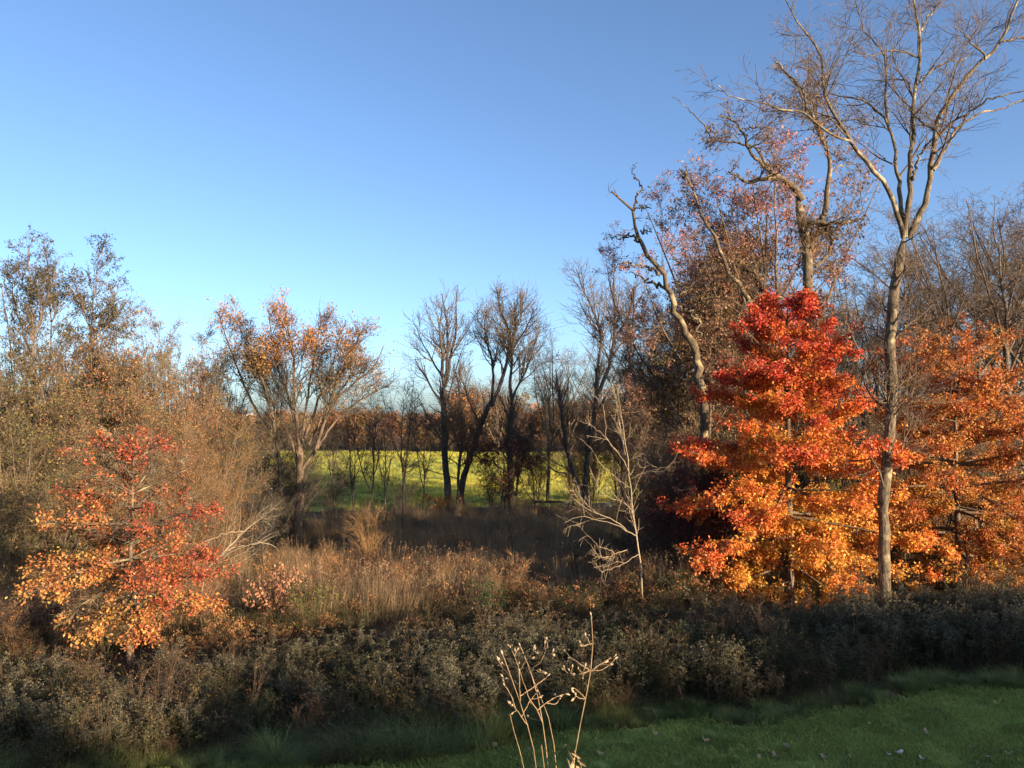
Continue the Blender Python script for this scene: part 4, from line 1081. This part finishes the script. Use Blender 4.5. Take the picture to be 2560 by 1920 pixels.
# ------------------------------------------------------------------ leaves lying on the lawn
lp = [(1157, 1860), (1323, 1882), (1638, 1844), (1763, 1862), (1239, 1876), (1918, 1808), (2142, 1843), (2314, 1843), (1893, 1905), (1936, 1901), (2061, 1906), (2119, 1900), (2221, 1898), (2248, 1895), (2308, 1910), (2472, 1909), (2523, 1895), (2176, 1822), (1969, 1878), (2430, 1880), (1500, 1895), (1700, 1905), (2365, 1905), (2010, 1860), (2490, 1770)]
pale = {12, 13, 14}
ML = [bark_mat('fallen_leaf_tan', (.24, .16, .09), (.44, .32, .20), scale=15, bump=.2), bark_mat('fallen_leaf_grey', (.40, .38, .34), (.62, .60, .55), scale=15, bump=.2)]
lme = {}
for i, (px, py) in enumerate(lp):
    g = ground_at(px, py); m = 1 if i in pale else 0
    if m not in lme:
        a = np.linspace(0, 6.283, 15)[:-1]
        rr = .058 * (1 + .32 * np.cos(3 * a + .4) * (a % 1 > .2))
        V = np.stack([rr * np.cos(a), rr * .75 * np.sin(a), .012 + .022 * np.cos(2 * a)], -1)
        V = np.concatenate([V, [[0, 0, .004]]]); n = 14; j = np.arange(n)
        Q = np.stack([j, (j + 1) % n, np.full(n, n)], -1)
        o = mesh_obj('fallen_leaf', V, Q, ML[m]); lme[m] = o.data
    else:
        o = bpy.data.objects.new('fallen_leaf', lme[m]); COL.objects.link(o)
    o.location = (g[0], g[1], float(gz(g[0], g[1])) + .07)
    o.rotation_euler = (rng.uniform(-.5, .5), rng.uniform(-.5, .5), rng.uniform(0, 6.28)); s = rng.uniform(.5, .95); o.scale = (s, s, s)
    tag(o, 'pale grey curled leaf on the near lawn' if m else 'tan curled fallen leaf lying on the lawn', 'leaf', 'pale leaves on the lawn' if m else 'tan leaves on the lawn')

# ------------------------------------------------------------------ rail and bench by the field edge
def box(acc, c, s):
    c = np.asarray(c, float); s = np.asarray(s, float) / 2
    v = np.array([[x, y, z] for x in (-1, 1) for y in (-1, 1) for z in (-1, 1)], float) * s + c
    q = np.array([[0, 1, 3, 2], [4, 6, 7, 5], [0, 4, 5, 1], [2, 3, 7, 6], [0, 2, 6, 4], [1, 5, 7, 3]])
    acc.add(v, q)
g = at(1380, 1262, 57); gzv = float(gz(g[0], 57))
r_ = empty('rail_fence', (g[0], 57, gzv), 'short dark rail on a pale post before the field', 'fence')
A_ = Acc(); box(A_, (0, 0, 1.02), (2.6, .10, .14)); A_.obj('rail', BARK_DARK, r_, col=False)
for x in (-.05, 1.25, -1.25):
    A_ = Acc(); box(A_, (x, .09, .5), (.11, .08, 1.0)); A_.obj('post', BARK_PALE if x == -.05 else BARK_DARK, r_, col=False)
g = at(1515, 1272, 54); gzv = float(gz(g[0], 54))
r_ = empty('garden_bench', (g[0], 54, gzv), 'small grey bench half hidden behind the sapling branches', 'bench', rz=.3)
GREY = bark_mat('weathered_wood', (.10, .10, .11), (.22, .22, .23), bump=.1)
for j in range(3):
    A_ = Acc(); box(A_, (0, -.16 + .15 * j, .45), (1.4, .13, .04)); A_.obj('seat_slat', GREY, r_, col=False)
for j in range(2):
    A_ = Acc(); box(A_, (0, .24, .62 + .2 * j), (1.4, .03, .13)); A_.obj('back_slat', GREY, r_, col=False)
for x in (-.6, .6):
    A_ = Acc(); box(A_, (x, -.16, .215), (.08, .08, .425)); A_.obj('leg', GREY, r_, col=False)
    A_ = Acc(); box(A_, (x, .29, .44), (.08, .06, .88)); A_.obj('back_post', GREY, r_, col=False)

FG = [((.30, .31, .05), (.48, .43, .07), (.58, .48, .09)), ((.22, .27, .05), (.34, .34, .06), (.46, .40, .08)), ((.14, .21, .045), (.24, .28, .055), (.34, .33, .07)), ((.26, .20, .07), (.36, .27, .09), (.30, .30, .06))]
fs = [tuft(560 + i, 80, .42, .016, .5, .75, FG[i]) for i in range(4)]
n = 16000; y = 64 + 132 * rng.uniform(size=n) ** .8; x = rng.uniform(-1, 1, n) * np.minimum(.45 * y, 75)
scatter('field_grass', fs, on_ground(x, y, 0), rng.uniform(0, 6.28, n), rng.uniform(.5, 1.25, n), np.clip(np.round(1.6 - 2.2 * snoise(np.stack([x, y * .5, 0 * x], -1), 88, .09) + rng.normal(size=n) * .6), 0, 3), 'sunlit yellow green grass standing in the field', .05, 9)

# ------------------------------------------------------------------ far building, tree row and wooded hill
hx = (612 - 1280) / F * 215; hz = float(gz(hx, 215))
b_ = empty('far_barn', (hx, 215, hz), 'distant tan barn with white roof behind the spreading tree', 'building')
M_WALL = bark_mat('barn_wall', (.34, .20, .11), (.48, .30, .17), bump=.05)
M_ROOF = bark_mat('barn_roof', (.30, .30, .31), (.42, .42, .43), bump=.05)
A_ = Acc(); box(A_, (0, 0, 4.2), (3.2, 9, 8.4)); A_.obj('wall', M_WALL, b_, col=False)
for s in (-1, 1):
    v = np.array([[-2, s * 5, 8.3], [2, s * 5, 8.3], [1.8, 0, 9.6], [-1.8, 0, 9.6], [-2, s * 5, 8.45], [2, s * 5, 8.45], [1.8, 0, 9.75], [-1.8, 0, 9.75]], float)
    mesh_obj('roof_slope', v, np.array([[0, 1, 2, 3], [4, 7, 6, 5], [0, 4, 5, 1], [1, 5, 6, 2], [3, 2, 6, 7], [0, 3, 7, 4]]), M_ROOF, b_)
A_ = Acc(); box(A_, (0, -4.53, 1.6), (2.4, .06, 3.2)); A_.obj('door', BARK_DARK, b_, col=False)

def far_tree(seed, H, pal, n, tw):
    r = np.random.default_rng(seed); P, R = auto_batch(r, H, .2, 7, .36, .16); A_ = Acc()
    A_.tubes(P, R, 4, np.array([.10, .075, .055]))
    c = grow(r, P, R, 60, (.1 * H, .28 * H), ang=(25, 60), k=4, r1=.02, up=.08); A_.tubes(c[0], c[1], 3, np.array([.13, .09, .06]))
    c = grow(r, c[0], c[1], tw, (.06 * H, .16 * H), ang=(25, 60), k=3, r1=.014, up=.06); A_.tubes(c[0], c[1], 3, np.array([.16, .10, .07]))
    if n:
        V, Q, p = leaves(r, c[0], c[1], n, .42, .3, .25, .2)
        A_.add(V, Q, np.repeat(vary(r, mixpal(pal, r.uniform(0, 1, n)), .3), 4, 0))
    return src(A_, 'far_tree', WEED)
ft = [far_tree(700, 9, None, 0, 900), far_tree(701, 9, (BRN, RUST), 420, 700), far_tree(702, 9, (BRN, RUST, (.40, .16, .05)), 600, 500), far_tree(703, 9, (BRN, (.14, .08, .05)), 500, 700), far_tree(704, 9, (OLIVE, BRN), 600, 500), far_tree(705, 9, (RUST, OLIVE, BRN), 700, 400)]
n = 420; x = rng.uniform(-150, 150, n); y = rng.uniform(197, 245, n)
scatter('tree_row', ft, on_ground(x, y, -.1), rng.uniform(0, 6.28, n), rng.uniform(.5, 1.0, n) * (.75 + .5 * clump(x, y * 0, 91, .06)) * np.where(x > -16, 1.6, 1), rng.choice([0, 0, 1, 1, 2, 3, 3, 4, 5], n), 'brown and russet tree row along the far side of the field', 0, 6)
us = [bush(710, 2.2, 1.6, 40, 300, pal=(BRN, MAR, OLIVE), L=.2), bush(711, 2.6, 1.4, 40, 200, pal=(BRN, (.1, .07, .05)), L=.2)]
n = 260; x = np.linspace(-150, 150, n) + rng.uniform(-.5, .5, n); y = rng.uniform(195.5, 199, n)
scatter('field_hedge', us, on_ground(x, y, -.1), rng.uniform(0, 6.28, n), rng.uniform(1.2, 2.2, n), rng.integers(0, 2, n), 'dark brush standing in for shade along the far edge of the field', 0, 7)  # brush made taller so its dark colour gives the shade below the tree row
n = 1500; y = rng.uniform(430, 900, n); x = rng.uniform(-1, 1, n) * .8 * y
scatter('hill_wood', [v.copy() for v in ft], on_ground(x, y, -.2), rng.uniform(0, 6.28, n), rng.uniform(.9, 1.4, n), rng.choice([0, 1, 1, 2, 3, 4, 5], n), 'rust brown wooded hill far beyond the field', 0, 8)

# ------------------------------------------------------------------ tell the look-alikes apart by their order across the view
ORD = 'first second third fourth fifth sixth seventh eighth ninth tenth eleventh twelfth thirteenth fourteenth fifteenth sixteenth seventeenth eighteenth nineteenth twentieth'.split()
ORD += ['twenty-' + w for w in ORD[:9]] + ['thirtieth']
by = {}
for o in COL.objects:
    if o.parent is None and 'label' in o and 'group' in o: by.setdefault((o['group'], o['label']), []).append(o)
for (g, l), os_ in by.items():
    if len(os_) < 2: continue
    os_.sort(key=lambda o: o.location.x / o.location.y)
    for i, o in enumerate(os_): o['label'] = '%s, %s from the left' % (l, ORD[i])
